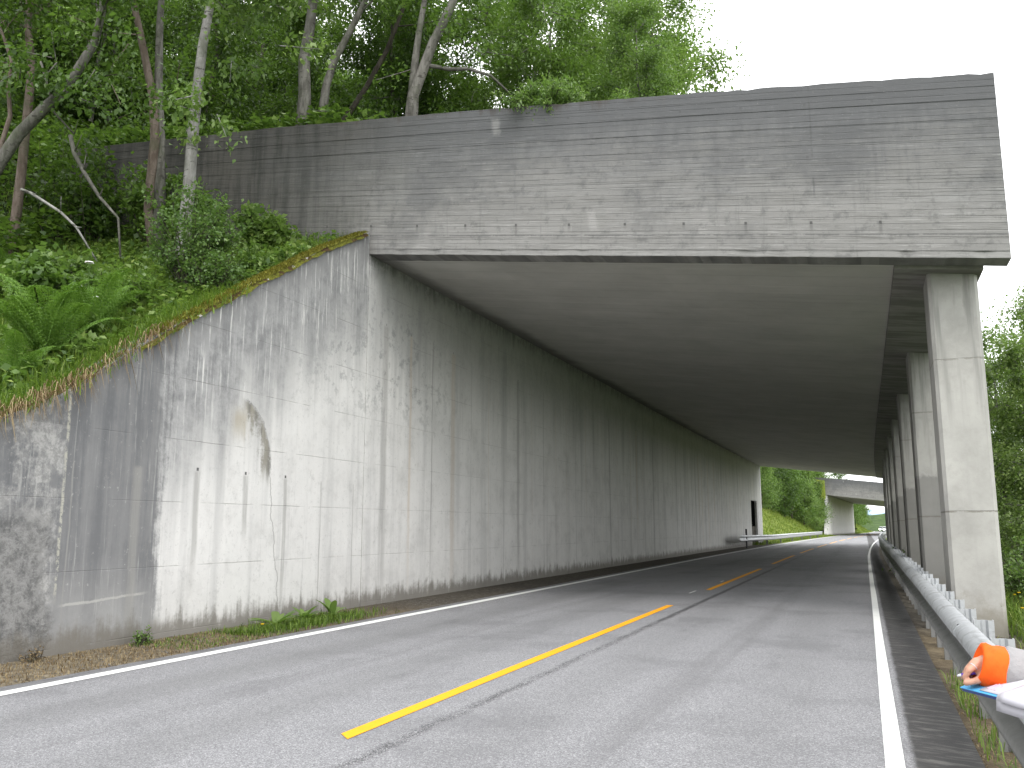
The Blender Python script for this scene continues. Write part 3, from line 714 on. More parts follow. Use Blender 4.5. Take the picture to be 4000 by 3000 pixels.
rail('guardrail', 'galvanised steel guardrail on close fluted posts along the concrete columns', .685, PROF, -4.1, 119.9, zr, 4., pys, .70)
zl = lambda y: float(np.interp(y, [56, 75, 127], [.21, .08, .10]))
lr = rail('guardrail', 'short grey guardrail by the dark doorway at the far end of the rear wall', -7.45, PROF, 57, 127, zl, 5., [72.3, 82, 92, 102, 112, 122], .66, -1, False)
mb = MB(); mb.box((-.05, -.05, -.3), (.05, .05, 1.24)); mb.box((-.065, -.065, 1.24), (.065, .065, 1.262)); mb.box((-.055, -.056, .98), (.055, -.05, 1.1))
o = mb.build('marker_post', M['post'], None, (-7.30, 60.2, 0), bevel=.008); tag(o, 'thin black marker post standing in front of the dark doorway', 'marker post')
mb = MB(); mb.box((-.06, -.06, -.3), (.06, .06, 2.9)); mb.box((-.08, -.08, 2.9), (.08, .08, 2.93)); mb.box((-.2, -.07, .9), (.2, -.06, 1.15))
o = mb.build('marker_post', M['post'], None, (float(off(200)) - 7.6, 200, 0), bevel=.01); tag(o, 'tall black post by the far end of the smaller gallery', 'marker post')
# ------------------------------------------------------------------ vegetation tools
def unit(a): return a / np.maximum(np.linalg.norm(a, axis=-1, keepdims=True), 1e-6)
def leaf_arrays(P, A, L, W, g, fold=.12):
    """P base points, A axes, L lengths, W widths: one folded rhombus per leaf"""
    n = len(P); A = unit(A)
    up = np.tile([0., 0., 1.], (n, 1)) + g.normal(0, .45, (n, 3))
    S = unit(np.cross(A, up)); Nn = np.cross(S, A)
    L = L[:, None]; W = W[:, None]
    mid = P + A * L * .42 + Nn * W * fold
    V = np.stack([P, mid + S * W * .5, P + A * L - Nn * L * .08, mid - S * W * .5], 1).reshape(-1, 3)
    return V
def leaf_mesh(name, P, A, L, W, g, var=None, fold=.12):
    V = leaf_arrays(P, A, L, W, g, fold); n = len(P)
    F = np.arange(n * 4).reshape(n, 4)
    if var is None: var = g.random(n)
    return new_mesh(name, V, F, False, np.repeat(var, 4))

def twig_leaves(T, per, spread, size, g, ratio=.5, droop=.35):
    """T: list of (p0, p1); returns leaf arrays"""
    p0 = np.array([t[0] for t in T]); p1 = np.array([t[1] for t in T]); m = len(T)
    i = np.repeat(np.arange(m), per); n = len(i)
    t = g.random(n)[:, None] ** .8
    P = p0[i] + (p1 - p0)[i] * (.1 + 1.0 * t) + g.normal(0, spread, (n, 3)) * (.5 + .5 * t)
    A = unit((p1 - p0)[i]) * .7 + g.normal(0, .75, (n, 3)); A[:, 2] -= droop
    L = size * g.uniform(.6, 1.25, n)
    tv = np.repeat(np.clip(g.normal(.5, .16, m), 0, 1), per)
    var = np.clip(tv * .6 + g.random(n) * .45, 0, 1)
    return P, A, L, L * ratio * g.uniform(.8, 1.2, n), var

def tree_parts(seed, H, r0, cb, Rr, limbs=14, twigs=7, per=80, size=.085, ratio=.55, path=None, lean=.0, extra=(), spread=.16, tl=1., sides=7):
    """trunk mesh (with limbs) and crown mesh, local to the foot of the trunk"""
    g = np.random.default_rng(seed); mb = MB()
    if path is None:
        k = 8; path = [np.array([0, 0, -.3])]; dx, dy = g.normal(0, .12, 2) + lean
        for i in range(1, k + 1):
            path.append(np.array([dx * i * .5 + g.normal(0, .07), dy * i * .5 + g.normal(0, .07), H * i / k]))
    path = [np.array(p, float) for p in path]
    s = np.linspace(0, 1, len(path)); rad = r0 * (1 - .8 * s ** 1.15); rad[0] *= 1.35
    mb.tube(path, list(rad), sides)
    z0 = path[0][2]; z1 = path[-1][2]; pz = np.array(path)
    def at(t): return np.array([np.interp(t, s, pz[:, j]) for j in range(3)])
    T = []
    for i in range(limbs):
        t = cb + (1 - cb) * (i + g.random() * .7) / limbs
        p = at(t); az = i * 2.4 + g.normal(0, .4); el = g.uniform(.35, .9) + .5 * max(0, (t - .75) * 3)
        ln = Rr * (1.05 - .65 * max(0, (t - cb) / (1 - cb)) ** 1.3) * g.uniform(.75, 1.2)
        d = np.array([math.cos(az) * math.cos(el), math.sin(az) * math.cos(el), math.sin(el)])
        pts = [p]
        for q in range(4):
            d = unit(d + g.normal(0, .16, 3) + np.array([0, 0, .05 - .09 * q])); pts.append(pts[-1] + d * ln / 4)
        rl = max(.012, r0 * .42 * (1 - .75 * t))
        mb.tube(pts, [rl, rl * .8, rl * .6, rl * .4, rl * .15], 5, False)
        pa = np.array(pts)
        for q in range(twigs):
            u = g.uniform(.25, 1.); b = np.array([np.interp(u, np.linspace(0, 1, 5), pa[:, j]) for j in range(3)])
            dd = unit(d + g.normal(0, .8, 3)); e = b + dd * g.uniform(.45, 1.0) * tl * (.35 + Rr * .22)
            T.append((b, e)); mb.tube([b, (b + e) / 2 + g.normal(0, .04, 3), e], [.012, .008, .003], 3, False)
    for a, b in extra: T.append((np.array(a), np.array(b))); mb.tube([a, b], [.014, .004], 4, False)
    P, A, L, W, var = twig_leaves(T, per, spread, size, g, ratio)
    return mb, leaf_mesh('crown', P, A, L, W, g, var)

def plant_tree(name, label, parts, bark, leaf, loc, rz=0, sc=1., group=None, cat='tree'):
    t = thing(name, label, cat, loc, rz, group); t.scale = (sc, sc, sc)
    mb, crown = parts
    o = link('trunk', mb.mesh('trunk', True), bark, t); c = link('crown', crown, leaf, t)
    return t

def rs(x): return float(np.interp(x, [-8.62, -6.44, -1.75, 1.8], [9.0, 8.8, 8.1, 7.0])) - .1
def gz(x, y):
    if -8.6 < x < 1.9 and 14.1 < y < YE: return rs(x)          # on the soil of the roof
    return float(ground_h(x - float(off(y)), y))

# ------------------------------------------------------------------ named trees: trunk paths in world metres, first point at the foot
def named(label, path, r, top, leaf, bark, seed, cb=.55, Rr=1.7, limbs=9, per=70, extra=(), size=.1, cat='tree', ratio=.55, name='tree'):
    path = [np.array(p, float) for p in path]
    f = path[0].copy(); f[2] = gz(f[0], f[1]) - .1
    if path[0][2] - f[2] < -.05: f[2] = path[0][2] - .3
    P = [f] + ([path[0]] if path[0][2] - f[2] > .3 else []) + path[1:]
    d = unit(P[-1] - P[-2]); g = np.random.default_rng(seed)
    while P[-1][2] < top:
        d = unit(d * .8 + np.array([0, 0, .25]) + g.normal(0, .12, 3)); P.append(P[-1] + d * 1.1)
    P = [p - f for p in P]
    ex = [(np.array(a) - f, np.array(b) - f) for a, b in extra]
    return plant_tree(name, label, tree_parts(seed, 0, r, cb, Rr, limbs, 7, per, size, ratio, P, 0, ex, .18, 1., 9), bark, leaf, tuple(f), 0, 1, None, cat)

def drop(c, n, L, seed, spread=.5, out=(.5, -.6, -.35)):
    """n leafy hanging twigs about the point c"""
    g = np.random.default_rng(seed); r = []
    for i in range(n):
        a = np.array(c) + g.normal(0, spread, 3) * np.array([1, .7, .7]); d = unit(np.array(out) + g.normal(0, .5, 3)); r.append((a, a + d * L * g.uniform(.6, 1.2)))
    return r
named('slim pinkish trunk rising from the grass at the far left, forking halfway up', [(-15.45,11.9,6.67),(-15.34,11.82,7.38),(-15.19,11.73,8.29),(-15.01,11.6,9.38),(-14.86,11.49,10.38),(-14.88,11.34,11.2),(-14.83,11.26,11.75),(-14.75,11.16,12.47)],
      .105, 15, M['leaf'], M['bark_pink'], 21, .5, 1.8, 9, 70, drop((-14.6, 10.6, 9.9), 5, .7, 1), .13, name='alder_tree')
named('grey trunk leaning steeply right across the left edge', [(-14.9,10.6,6.6),(-14.56,10.57,7.57),(-14.3,10.6,7.99),(-13.95,10.65,8.49),(-13.49,10.75,8.95),(-13.12,10.84,9.28),(-12.77,10.89,9.82),(-12.55,10.91,10.16),(-12.39,10.88,10.74),(-12.3,10.79,11.41)],
      .135, 14, M['leaf'], M['bark_grey'], 22, .62, 1.6, 8, 60, drop((-13.0, 10.4, 9.35), 12, .65, 2, .42), .13, name='alder_tree')
named('thin dark stem beside the pinkish trunk at the left edge', [(-14.95,10.87,7.6),(-14.51,10.87,9.05),(-14.52,10.78,9.57),(-14.43,10.72,10.09),(-14.54,10.6,10.52),(-14.7,10.45,11.04)],
      .05, 13, M['leaf_dark'], M['bark_pink'], 23, .6, 1.3, 6, 50, (), .12, name='alder_tree')
named('bent pinkish brown trunk standing left of the pale birch', [(-12.74,12.92,6.78),(-12.82,12.74,7.59),(-12.77,12.68,8.09),(-12.63,12.57,9.0),(-12.61,12.44,9.77),(-12.7,12.29,10.45),(-12.79,12.12,11.18),(-12.9,11.95,11.9)],
      .112, 15.5, M['leaf'], M['bark_pink'], 24, .62, 1.9, 9, 70, drop((-12.4, 11.6, 9.6), 12, .6, 3, .6), .12, name='alder_tree')
named('pale birch with straight silvery trunk in front of the headwall', [(-11.45,12.26,6.83),(-11.32,12.17,7.68),(-11.21,12.06,8.53),(-11.08,11.96,9.39),(-10.93,11.87,10.24),(-10.77,11.81,10.92),(-10.65,11.74,11.6)],
      .13, 15.5, M['leaf_light'], M['bark_birch'], 25, .62, 2.1, 10, 80, drop((-9.2, 11.3, 10.7), 46, .8, 4, .6) + drop((-10.2, 11.3, 8.6), 5, .5, 5, .4), .13, name='birch_tree')
named('dusky grey trunk half hidden behind the pinkish and the birch trunks', [(-12.65,12.9,6.96),(-12.63,12.71,9.06),(-12.6,12.53,10.16),(-12.51,12.37,11.25),(-12.42,12.27,12.08)],
      .10, 15, M['leaf_dark'], M['bark_grey'], 26, .6, 1.6, 8, 70, (), .11, name='alder_tree')
named('stout grey twin trunk just above the left part of the headwall', [(-10.63,14.6,9.0),(-10.51,14.5,10.46),(-10.49,14.4,11.24),(-10.34,14.35,11.91),(-10.23,14.3,12.69)],
      .145, 16, M['leaf'], M['bark_grey'], 27, .45, 2., 10, 80, (), .105, name='alder_tree')
named('slanting grey trunk right of the stout twin trunk', [(-10.39,14.8,9.2),(-10.13,14.72,10.71),(-9.94,14.71,11.25),(-9.55,14.74,11.93),(-9.14,14.77,12.71)],
      .095, 15.5, M['leaf'], M['bark_grey'], 28, .45, 2., 10, 80, (), .10, name='alder_tree')
t8 = named('tall forked grey tree rising behind the middle of the headwall', [(-7.99,14.5,8.9),(-7.87,14.44,9.93),(-7.7,14.42,10.29),(-7.43,14.4,10.92),(-7.05,14.43,11.65),(-6.87,14.42,12.11)],
      .125, 16, M['leaf'], M['bark_grey'], 29, .5, 2.1, 11, 80, drop((-6.3, 14.8, 11.3), 22, .8, 6, .9), .10, name='alder_tree')
mb = MB(); f = t8.location
mb.tube([np.array(p) - np.array(f) for p in [(-7.9,14.45,9.9),(-7.85,14.4,10.3),(-7.8,14.36,10.61),(-7.7,14.31,11.16),(-7.51,14.25,12.08),(-7.4,14.2,13.4)]], [.1, .085, .075, .065, .05, .03], 7); mb.build('limb', M['bark_grey'], t8, None, True)
mb = MB(); mb.tube([np.array(p) - np.array(f) for p in [(-7.56,14.45,10.5),(-7.2,14.7,10.47),(-6.88,14.86,10.5),(-6.45,15.05,10.36),(-6.09,15.26,9.98)]], [.045, .04, .035, .028, .015], 6); mb.build('limb', M['bark_grey'], t8, None, True)
named('thin dark leaning trunk between the slanting and the forked trees', [(-10.4,15.6,9.3),(-10.26,15.61,10.32),(-9.75,15.69,11.06),(-9.27,15.73,11.87),(-8.88,15.73,12.79),(-8.75,15.69,13.3)],
      .075, 15.5, M['leaf'], M['bark_dark'], 30, .5, 1.8, 9, 70, (), .10, name='alder_tree')

# dead sticks leaning in the undergrowth
for lab, pts, r, mt in (('pale dead birch stick leaning against the undergrowth at left', [(-13.3,10.3,7.2),(-13.11,10.35,7.12),(-12.66,10.59,6.8),(-12.42,10.73,6.54),(-12.11,10.94,5.95)], .028, 'bark_birch'),
                        ('dark mossy dead stem slanting down right in front of the headwall', [(-12.95,10.9,8.4),(-12.87,10.94,8.07),(-12.73,11.05,7.74),(-12.49,11.23,7.28),(-12.2,11.41,6.91),(-12.17,11.5,6.2)], .04, 'bark_grey'),
                        ('bare grey broken branch hanging beside the leaning trunk', [(-13.5,10.6,9.8),(-13.42,10.69,9.45),(-13.34,10.82,8.9),(-13.01,11.03,8.49)], .022, 'bark_grey')):
    mb = MB(); mb.tube(pts, [r, r, r * .9, r * .75] + [r * .5] * (len(pts) - 4), 6)
    for k in range(3):
        a = np.array(pts[1 + k % 3]); mb.tube([a, a + np.array([rnd.uniform(.1, .4), rnd.uniform(-.2, .1), rnd.uniform(-.05, .3)])], [r * .5, .004], 4)
    o = mb.build('dead_branch', M[mt], None, None, True); tag(o, lab, 'branch')

# ------------------------------------------------------------------ prototypes for the rest of the wood
PR = []
for sd, H, r0, cb, Rr, li, tw, pe, sz, ra in ((41, 9, .10, .06, 2.5, 22, 10, 105, .12, .62), (42, 10.5, .12, .1, 2.8, 24, 10, 110, .12, .58), (43, 8, .09, .04, 2.4, 20, 10, 105, .115, .62), (44, 8, .09, .05, 2.7, 24, 10, 120, .135, .40)):
    a, b = tree_parts(sd, H, r0, cb, Rr, li, tw, pe, sz, ra, spread=.24, tl=1.15); PR.append((a.mesh('trunk', True), b))
PF = []
for sd in (46, 47, 48):
    a, b = tree_parts(sd, 7.5, .10, .02, 2.7, 22, 8, 42, .24, .6, spread=.34, tl=1.2); PF.append((a.mesh('trunk', True), b))
def protos(bark, leaf, name, PR=PR):
    out = []
    for tm, cm in PR:
        t = tm.copy(); c = cm.copy(); t.materials.append(bark); c.materials.append(leaf); out.append((t, c))
    return out
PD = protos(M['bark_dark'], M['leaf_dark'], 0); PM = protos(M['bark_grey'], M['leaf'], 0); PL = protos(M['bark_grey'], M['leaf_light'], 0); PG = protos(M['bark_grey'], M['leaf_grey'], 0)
FM = protos(M['bark_dark'], M['leaf'], 0, PF); FL = protos(M['bark_dark'], M['leaf_light'], 0, PF); FD = protos(M['bark_dark'], M['leaf_dark'], 0, PF); FG = protos(M['bark_dark'], M['leaf_grey'], 0, PF)
def put(pr, name, label, loc, sc, rz, group=None, cat='tree', tilt=(0, 0), sz=None):
    t = thing(name, label, cat, loc, rz, group); t.scale = (sc, sc, sc * (sz or 1)); t.rotation_euler = (tilt[0], tilt[1], rz)
    link('trunk', pr[0], None, t); link('crown', pr[1], None, t); return t
gw = 'trees of the dense wood above the road'
# dark wood on the left
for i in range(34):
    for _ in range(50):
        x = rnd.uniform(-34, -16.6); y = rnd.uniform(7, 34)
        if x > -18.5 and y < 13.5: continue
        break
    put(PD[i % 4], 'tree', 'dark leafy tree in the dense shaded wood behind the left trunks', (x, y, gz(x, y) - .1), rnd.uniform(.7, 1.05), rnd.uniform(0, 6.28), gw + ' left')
# the wood behind the headwall
for i in range(34):
    x = rnd.uniform(-26, -10.0); y = rnd.uniform(16.5, 40)
    put((PM if i % 3 else PD)[i % 4], 'tree', 'mid green leafy tree in the wood behind the headwall', (x, y, gz(x, y) - .1), rnd.uniform(.65, .95), rnd.uniform(0, 6.28), gw + ' behind the headwall')
for i, (x, y, s) in enumerate(((-9.6, 18.6, .8), (-8.9, 23.5, .95), (-11.2, 20.5, .85), (-7.6, 27, 1.0))):
    put(PM[i % 4], 'tree', 'mid green leafy tree in the wood behind the headwall', (x, y, gz(x, y) - .1), s, i * 1.3, gw + ' behind the headwall')
# light willows whose crown ends against the sky
for lab, pr, x, y, sc, rz_, tl, sz in (('pale green willow whose crown ends against the white sky', PL[3], -5.0, 20.6, .95, .6, (0, .05), 1.0),
                                ('pale green willow behind the rightmost one, left of the sky edge', PL[1], -6.9, 24.5, 1.0, 2.1, (0, 0), 1.0),
                                ('bushy light green tree low behind the headwall, right of its overhanging shrub', PL[2], -3.9, 17.4, .5, 4.2, (0, .08), 1.),
                                ('bushy green tree right of the tall forked trunk', PM[3], -6.4, 18.0, .72, 1.2, (0, 0), 1.),
                                ('light leafy tree behind the forked trunk', PL[0], -8.3, 20.5, .85, 3.3, (0, 0), 1.),
                                ('mid green leafy tree above the overhanging shrub', PM[2], -5.6, 25.5, 1.0, 5.1, (0, 0), 1.),
                                ('slender light tree at the sky edge farther back on the roof', PL[0], -4.6, 30, .8, .3, (0, 0), 1.)):
    put(pr, 'willow_tree' if 'willow' in lab else 'tree', lab, (x, y, rs(x) if x > -8.62 else gz(x, y)), sc, rz_, None, 'tree', tl, sz)

# shrubs ---------------------------------------------------------------
def shrub(name, label, loc, H, Rr, stems, per, size, ratio, leaf, bark, seed, tilt=(0, 0, 1), group=None, cat='shrub', spread=.07):
    g = np.random.default_rng(seed); mb = MB(); T = []
    for i in range(stems):
        az = g.uniform(0, 6.28); rr = Rr * math.sqrt(g.random()) ; hh = H * g.uniform(.55, 1.05) * (1 - .35 * (rr / Rr) ** 2)
        e = np.array([math.cos(az) * rr, math.sin(az) * rr, hh]) + np.array(tilt) * .0
        m = e * .5 + g.normal(0, .06, 3) + np.array([0, 0, .06 * H]); b = np.array([math.cos(az) * .06, math.sin(az) * .06, -.08])
        mb.tube([b, m, e], [.011, .008, .003], 4, False)
        for q in range(5):
            u = g.uniform(.3, 1); p = (b * (1 - u) ** 2 + 2 * m * u * (1 - u) + e * u * u); d = unit(g.normal(0, .8, 3) + np.array([0, 0, .35])); L = g.uniform(.15, .4) * (H * .4 + .2)
            T.append((p, p + d * L)); mb.tube([p, p + d * L], [.005, .002], 3, False)
    P, A, L, W, var = twig_leaves(T, per, spread, size, g, ratio, .15)
    t = thing(name, label, cat, loc, 0, group)
    link('stems', mb.mesh('stems'), bark, t).name = 'stem'
    link('foliage', leaf_mesh('foliage', P, A, L, W, g, var), leaf, t); return t
bx, by = -10.05, 11.0
shrub('birch_shrub', 'round light green birch shrub at the foot of the pale birch', (bx, by, gz(bx, by)), 1.75, .85, 46, 26, .06, .8, M['birch'], M['bark_dark'], 51)
bx, by = -9.55, 10.9
shrub('birch_shrub', 'lower dense green shrub just behind the mossy wing wall', (bx, by, gz(bx, by)), .85, .6, 34, 22, .055, .8, M['birch'], M['bark_dark'], 52)
bx, by = -10.6, 9.9
shrub('bramble_shrub', 'low dark green bramble behind the white flowers', (bx, by, gz(bx, by)), .7, .7, 30, 20, .07, .75, M['leaf'], M['bark_dark'], 53)
t = shrub('willow_shrub', 'light green willow shrub hanging over the top edge of the headwall', (-4.98, Y0 + .46, headtop(-4.98) - .08), .75, .75, 50, 26, .09, .36, M['leaf_light'], M['bark_dark'], 54)
t.rotation_euler = (R(18), 0, 0)
t = shrub('willow_shrub', 'small light green sprig on the headwall crest right of the hanging shrub', (-3.6, Y0 + .5, headtop(-3.6) - .06), .34, .3, 12, 14, .08, .36, M['leaf_light'], M['bark_dark'], 55)
# herbs along the wing wall
for i, (x, y, h, sd, lab) in enumerate(((-9.05, 12.3, .5, 61, 'leafy green herb at the top of the mossy coping beside the headwall'), (-9.35, 11.7, .62, 62, 'tall leafy herb in front of the headwall, left of the coping top'),
                           (-9.9, 8.9, .4, 63, 'broad leafed green herb right of the fern'), (-9.2, 8.3, .3, 64, 'low leafy herb at the wall edge below the white flowers'))):
    shrub('herb', lab, (x, y, gz(x, y)), h, .28, 10, 9, .10, .6, M['leaf_light'], M['fern'], sd, cat='plant', spread=.04)
shrub('herb', 'small round dusty green weed at the foot of the dark wall stretch', (-8.14, 8.42, .0), .17, .08, 9, 8, .035, .7, M['leaf'], M['bark_dark'], 65, cat='plant', spread=.03)
o = shrub('herb', 'small reddish dry weed at the foot of the rough wall end', (-8.18, 7.0, .0), .12, .1, 7, 7, .035, .5, M['dry'], M['bark_dark'], 66, cat='plant', spread=.03)

for i, (x, y, h, r, lf, lab) in enumerate(((-14.2, 12.6, 2.4, .9, 'leaf_dark', 'dark leafy sapling in front of the hidden left end of the headwall'), (-13.1, 13.1, 1.9, .7, 'leaf', 'leafy sapling in front of the headwall left of the bent pinkish trunk'),
        (-11.9, 13.0, 1.5, .6, 'leaf', 'small leafy sapling between the bent trunk and the pale birch'), (-15.4, 12.9, 2.8, 1.0, 'leaf_dark', 'dark leafy sapling beside the slim pinkish trunk at far left'),
        (-10.2, 12.9, .9, .5, 'leaf_light', 'leafy young plant at the foot of the headwall right of the birch'), (-12.2, 10.2, .8, .6, 'leaf_light', 'light leafy plant on the grass below the bent trunk'),
        (-11.6, 9.6, .7, .55, 'leaf', 'broad leafy plant among the grass behind the highest white flower'), (-13.4, 9.6, .9, .7, 'leaf_light', 'leafy plant high on the grass slope left of the dead stick'))):
    shrub('sapling', lab, (x, y, gz(x, y)), h, r, 26, 22, .125, .66, M[lf], M['bark_dark'], 120 + i, spread=.10)
# ferns ---------------------------------------------------------------
def frond_mesh(seed, L):
    g = np.random.default_rng(seed); n = 25; P = []; A = []; LL = []; W = []
    t = np.linspace(0, 1, n); arch = lambda u: np.array([L * (u * .50 + .12 * u * u), 0, L * (1.02 * u - .42 * u * u * u)])
    for u in t[3:]:
        p = arch(u); d = unit(arch(min(u + .03, 1.03)) - arch(u - .03)); pl = L * .24 * math.sin(math.pi * min(1, (.12 + .88 * u) ** .75)) * (1.05 - .25 * u) + .012
        for sg in (-1, 1):
            ax = unit(np.array([0, sg, 0]) + d * .35 + np.array([0, 0, -.12])); m = max(3, int(pl / .017))
            for k in range(m):
                v = (k + .5) / m; q = p + ax * pl * v; ln = .025 * L * (1.25 - v) * 1.6
                for s2 in (-1, 1):
                    P.append(q); A.append(ax * .45 + d * s2 + g.normal(0, .08, 3)); LL.append(ln); W.append(ln * .5)
    P = np.array(P); var = np.clip(.55 + g.normal(0, .15, len(P)), 0, 1)
    me = leaf_mesh('frond', P, np.array(A), np.array(LL), np.array(W), g, var, .05)
    return me
FR = [frond_mesh(70 + i, 1.) for i in range(3)]
for m_ in FR: m_.materials.append(M['fern'])
def fern(label, x, y, n, s, seed, dz=0):
    g = random.Random(seed); t = thing('fern', label, 'fern', (x, y, gz(x, y) - .03 + dz))
    for i in range(n):
        f = link('frond', FR[i % 3], None, t); q = s * g.uniform(.75, 1.1); f.scale = (q, q, q * g.uniform(.9, 1.15)); f.rotation_euler = (g.uniform(-.15, .15), g.uniform(-.35, .25), 6.283 * i / n + g.uniform(-.2, .2))
    return t
fern('large bright fern with arching fronds at the left edge above the wall', -9.75, 8.1, 15, 1.35, 1, .1)
fern('fern with upright fronds right of the largest fern', -9.85, 8.9, 12, 1.1, 2, .1)
fern('smaller fern low at the left edge beside dry grass', -9.5, 7.5, 9, .8, 3)
fern('shaded fern between the left trunks farther up the slope', -14.1, 10.7, 9, .95, 4)
# white flowering herbs
for i, (x, y, h, lab) in enumerate(((-10.5, 9.35, .92, 'white flower head standing highest beside the fern'), (-10.3, 9.0, .74, 'white flower head low, nearest the fern'), (-9.95, 9.05, .60, 'white flower head to the right of the other two'))):
    t = thing('white_flower', lab, 'flower', (x, y, gz(x, y)), 0, 'white flowers behind the wing wall')
    mb = MB(); mb.tube([(0, 0, 0), (.02, 0, h * .6), (.03, -.02, h)], [.006, .005, .004], 4); mb.build('stem', M['fern'], t)
    mb = MB()
    for k in range(16):
        a = k * 2.4; r = .06 * math.sqrt(k / 16); mb.lathe([(0, -.008), (.018, 0), (.012, .012), (0, .014)], 6, (.03 + r * math.cos(a), -.02 + r * math.sin(a), h + .012 - r * .25))
    mb.build('flower_head', M['petal'], t)

# grass ---------------------------------------------------------------
def blades(name, P, H, W, mat, seed, lean=.5, var=None, down=0):
    g = np.random.default_rng(seed); n = len(P); az = g.uniform(0, 6.283, n)
    d = np.stack([np.cos(az), np.sin(az), np.zeros(n)], 1); s = np.stack([-np.sin(az), np.cos(az), np.zeros(n)], 1)
    H = (H * g.uniform(.5, 1.2, n))[:, None]; W_ = (W * g.uniform(.7, 1.3, n))[:, None]; l = (lean * g.uniform(.2, 1.4, n))[:, None]
    up = np.array([0, 0, 1.])
    mid = P + up * H * .6 + d * H * l * .35; tip = P + up * H * (1 - .35 * l) + d * H * l + up * (-down) * H
    V = np.stack([P - s * W_ * .5, P + s * W_ * .5, mid + s * W_ * .4, mid - s * W_ * .4, tip + s * W_ * .06, tip - s * W_ * .06], 1).reshape(-1, 3)
    b = np.arange(n)[:, None] * 6; F = np.concatenate([b + [[0, 1, 2, 3]], b + [[3, 2, 4, 5]]], 0)
    if var is None: var = g.random(n)
    return tag(link(name, new_mesh(name, V, F, False, np.repeat(var, 6)), mat), None, None, None, 'stuff')
def scatter(n, x0, x1, y0, y1, clump=.35, seed=0, curved=True):
    g = np.random.default_rng(seed); x = g.uniform(x0, x1, n * 2); y = g.uniform(y0, y1, n * 2)
    keep = (fnoise(x, y, 1.9, seed) * .5 + .5 + g.uniform(-.3, .3, n * 2)) > clump
    x, y = x[keep][:n], y[keep][:n]
    return np.stack([x + (off(y) if curved else 0), y, ground_h(x, y) - .02], 1)
o = blades('grass', scatter(26000, -14.5, -8.66, 4.5, 13.6, .3, 3), .30, .014, M['grass'], 5); o['label'] = 'green grass on the slope behind the wing wall'
o = blades('grass', scatter(9000, -19, -13, 8, 13.6, .4, 4), .38, .016, M['grass'], 6); o['label'] = 'shaded grass between the left trunks'
# leafy ground cover
def cover(name, label, pts, size, mat, seed, h=.25):
    g = np.random.default_rng(seed); n = len(pts); P = pts + np.stack([g.normal(0, .05, n), g.normal(0, .05, n), g.random(n) * h], 1)
    A = g.normal(0, 1, (n, 3)); A[:, 2] = g.normal(.1, .35, n); L = size * g.uniform(.6, 1.3, n)
    o = link(name, leaf_mesh(name, P, A, L, L * .7, g), mat); tag(o, label, None, None, 'stuff'); return o
cover('undergrowth', 'low leafy herbs covering the slope', scatter(12000, -15, -8.9, 6, 13.6, .42, 8), .115, M['leaf_light'], 9, .32)
cover('undergrowth', 'shaded leafy undergrowth below the wood', np.concatenate([scatter(24000, -26, -14, 6, 14, .3, 9), scatter(9000, -30, -15.5, 13.8, 20, .2, 19)]), .15, M['leaf_dark'], 10, 1.1)
cover('undergrowth', 'leafy undergrowth along the crest behind the headwall', np.concatenate([scatter(15000, -22, -8.7, 14.3, 20, .1, 12), scatter(6000, -17, -9.5, 14.2, 15.5, .05, 13)]), .17, M['leaf'], 11, 1.0)
# dry grass falling over the wall edge
def edge_pts(ya, yb, n, g, sx=.12):
    y = g.uniform(ya, yb, n); return np.stack([XW - .16 + g.normal(0, sx, n), y, wingtop(y) + .0 * y], 1)
g_ = np.random.default_rng(77)
P = np.concatenate([edge_pts(3.0, 7.6, 1500, g_), edge_pts(7.4, 8.9, 350, g_)])
n_ = len(P); az = g_.normal(0, .7, n_); H_ = .30 * g_.uniform(.3, 1.2, n_)
d_ = np.stack([np.cos(az), np.sin(az), np.zeros(n_)], 1); s_ = np.stack([-np.sin(az), np.cos(az), np.zeros(n_)], 1); w_ = .011
mid = P + d_ * H_[:, None] * .55 + np.array([0, 0, 1]) * (H_ * .30)[:, None]; tip = P + d_ * H_[:, None] * .95 + np.array([0, 0, 1]) * (-H_ * g_.uniform(-.2, .9, n_))[:, None]
V = np.stack([P - s_ * w_ * .5, P + s_ * w_ * .5, mid + s_ * w_ * .4, mid - s_ * w_ * .4, tip + s_ * .001, tip - s_ * .001], 1).reshape(-1, 3)
b_ = np.arange(n_)[:, None] * 6
tag(link('dry_grass', new_mesh('dry_grass', V, np.concatenate([b_ + [[0, 1, 2, 3]], b_ + [[3, 2, 4, 5]]], 0), False, np.repeat(g_.random(n_), 6)), M['dry']), 'brown dry grass hanging over the lower wall edge', None, None, 'stuff')
o = blades('grass', edge_pts(3.5, 10.2, 5200, g_, .20) + np.array([-.18, 0, -.05]), .22, .012, M['grass'], 12, .8); o['label'] = 'bright grass along the wall edge'
# moss on the coping
ys = np.linspace(8.3, 13.62, 110); nx = 13; V = []
for i, y in enumerate(ys):
    cov = np.interp(y, [8.3, 8.8, 9.6, 12.5, 13.62], [.02, .6, 1, 1, .8])
    for j in range(nx):
        u = j / (nx - 1); x = XW - .30 + u * .335
        prof = math.sin(math.pi * min(1, u * .93 + .05)) ** .6
        h = (.012 + .05 * prof * cov * (.5 + .6 * float(fnoise(x * 3, y, 3.1, 1)) + .35 * float(fnoise(x, y, 11, 2))))
        if u > .94: h -= .015 + .05 * abs(float(fnoise(0, y, 5, 3)))
        if u == 1: h -= .02; x += .012
        V.append((x, y, float(wingtop(y)) + max(h, -.13) - .012))
a = (np.arange(109)[:, None] * nx + np.arange(nx - 1)[None, :]).ravel()
mo = tag(link('moss', new_mesh('moss', V, np.stack([a, a + 1, a + nx + 1, a + nx], 1), True), M['moss']), 'yellow olive moss along the sloping coping', None, None, 'stuff')
g_ = np.random.default_rng(5)
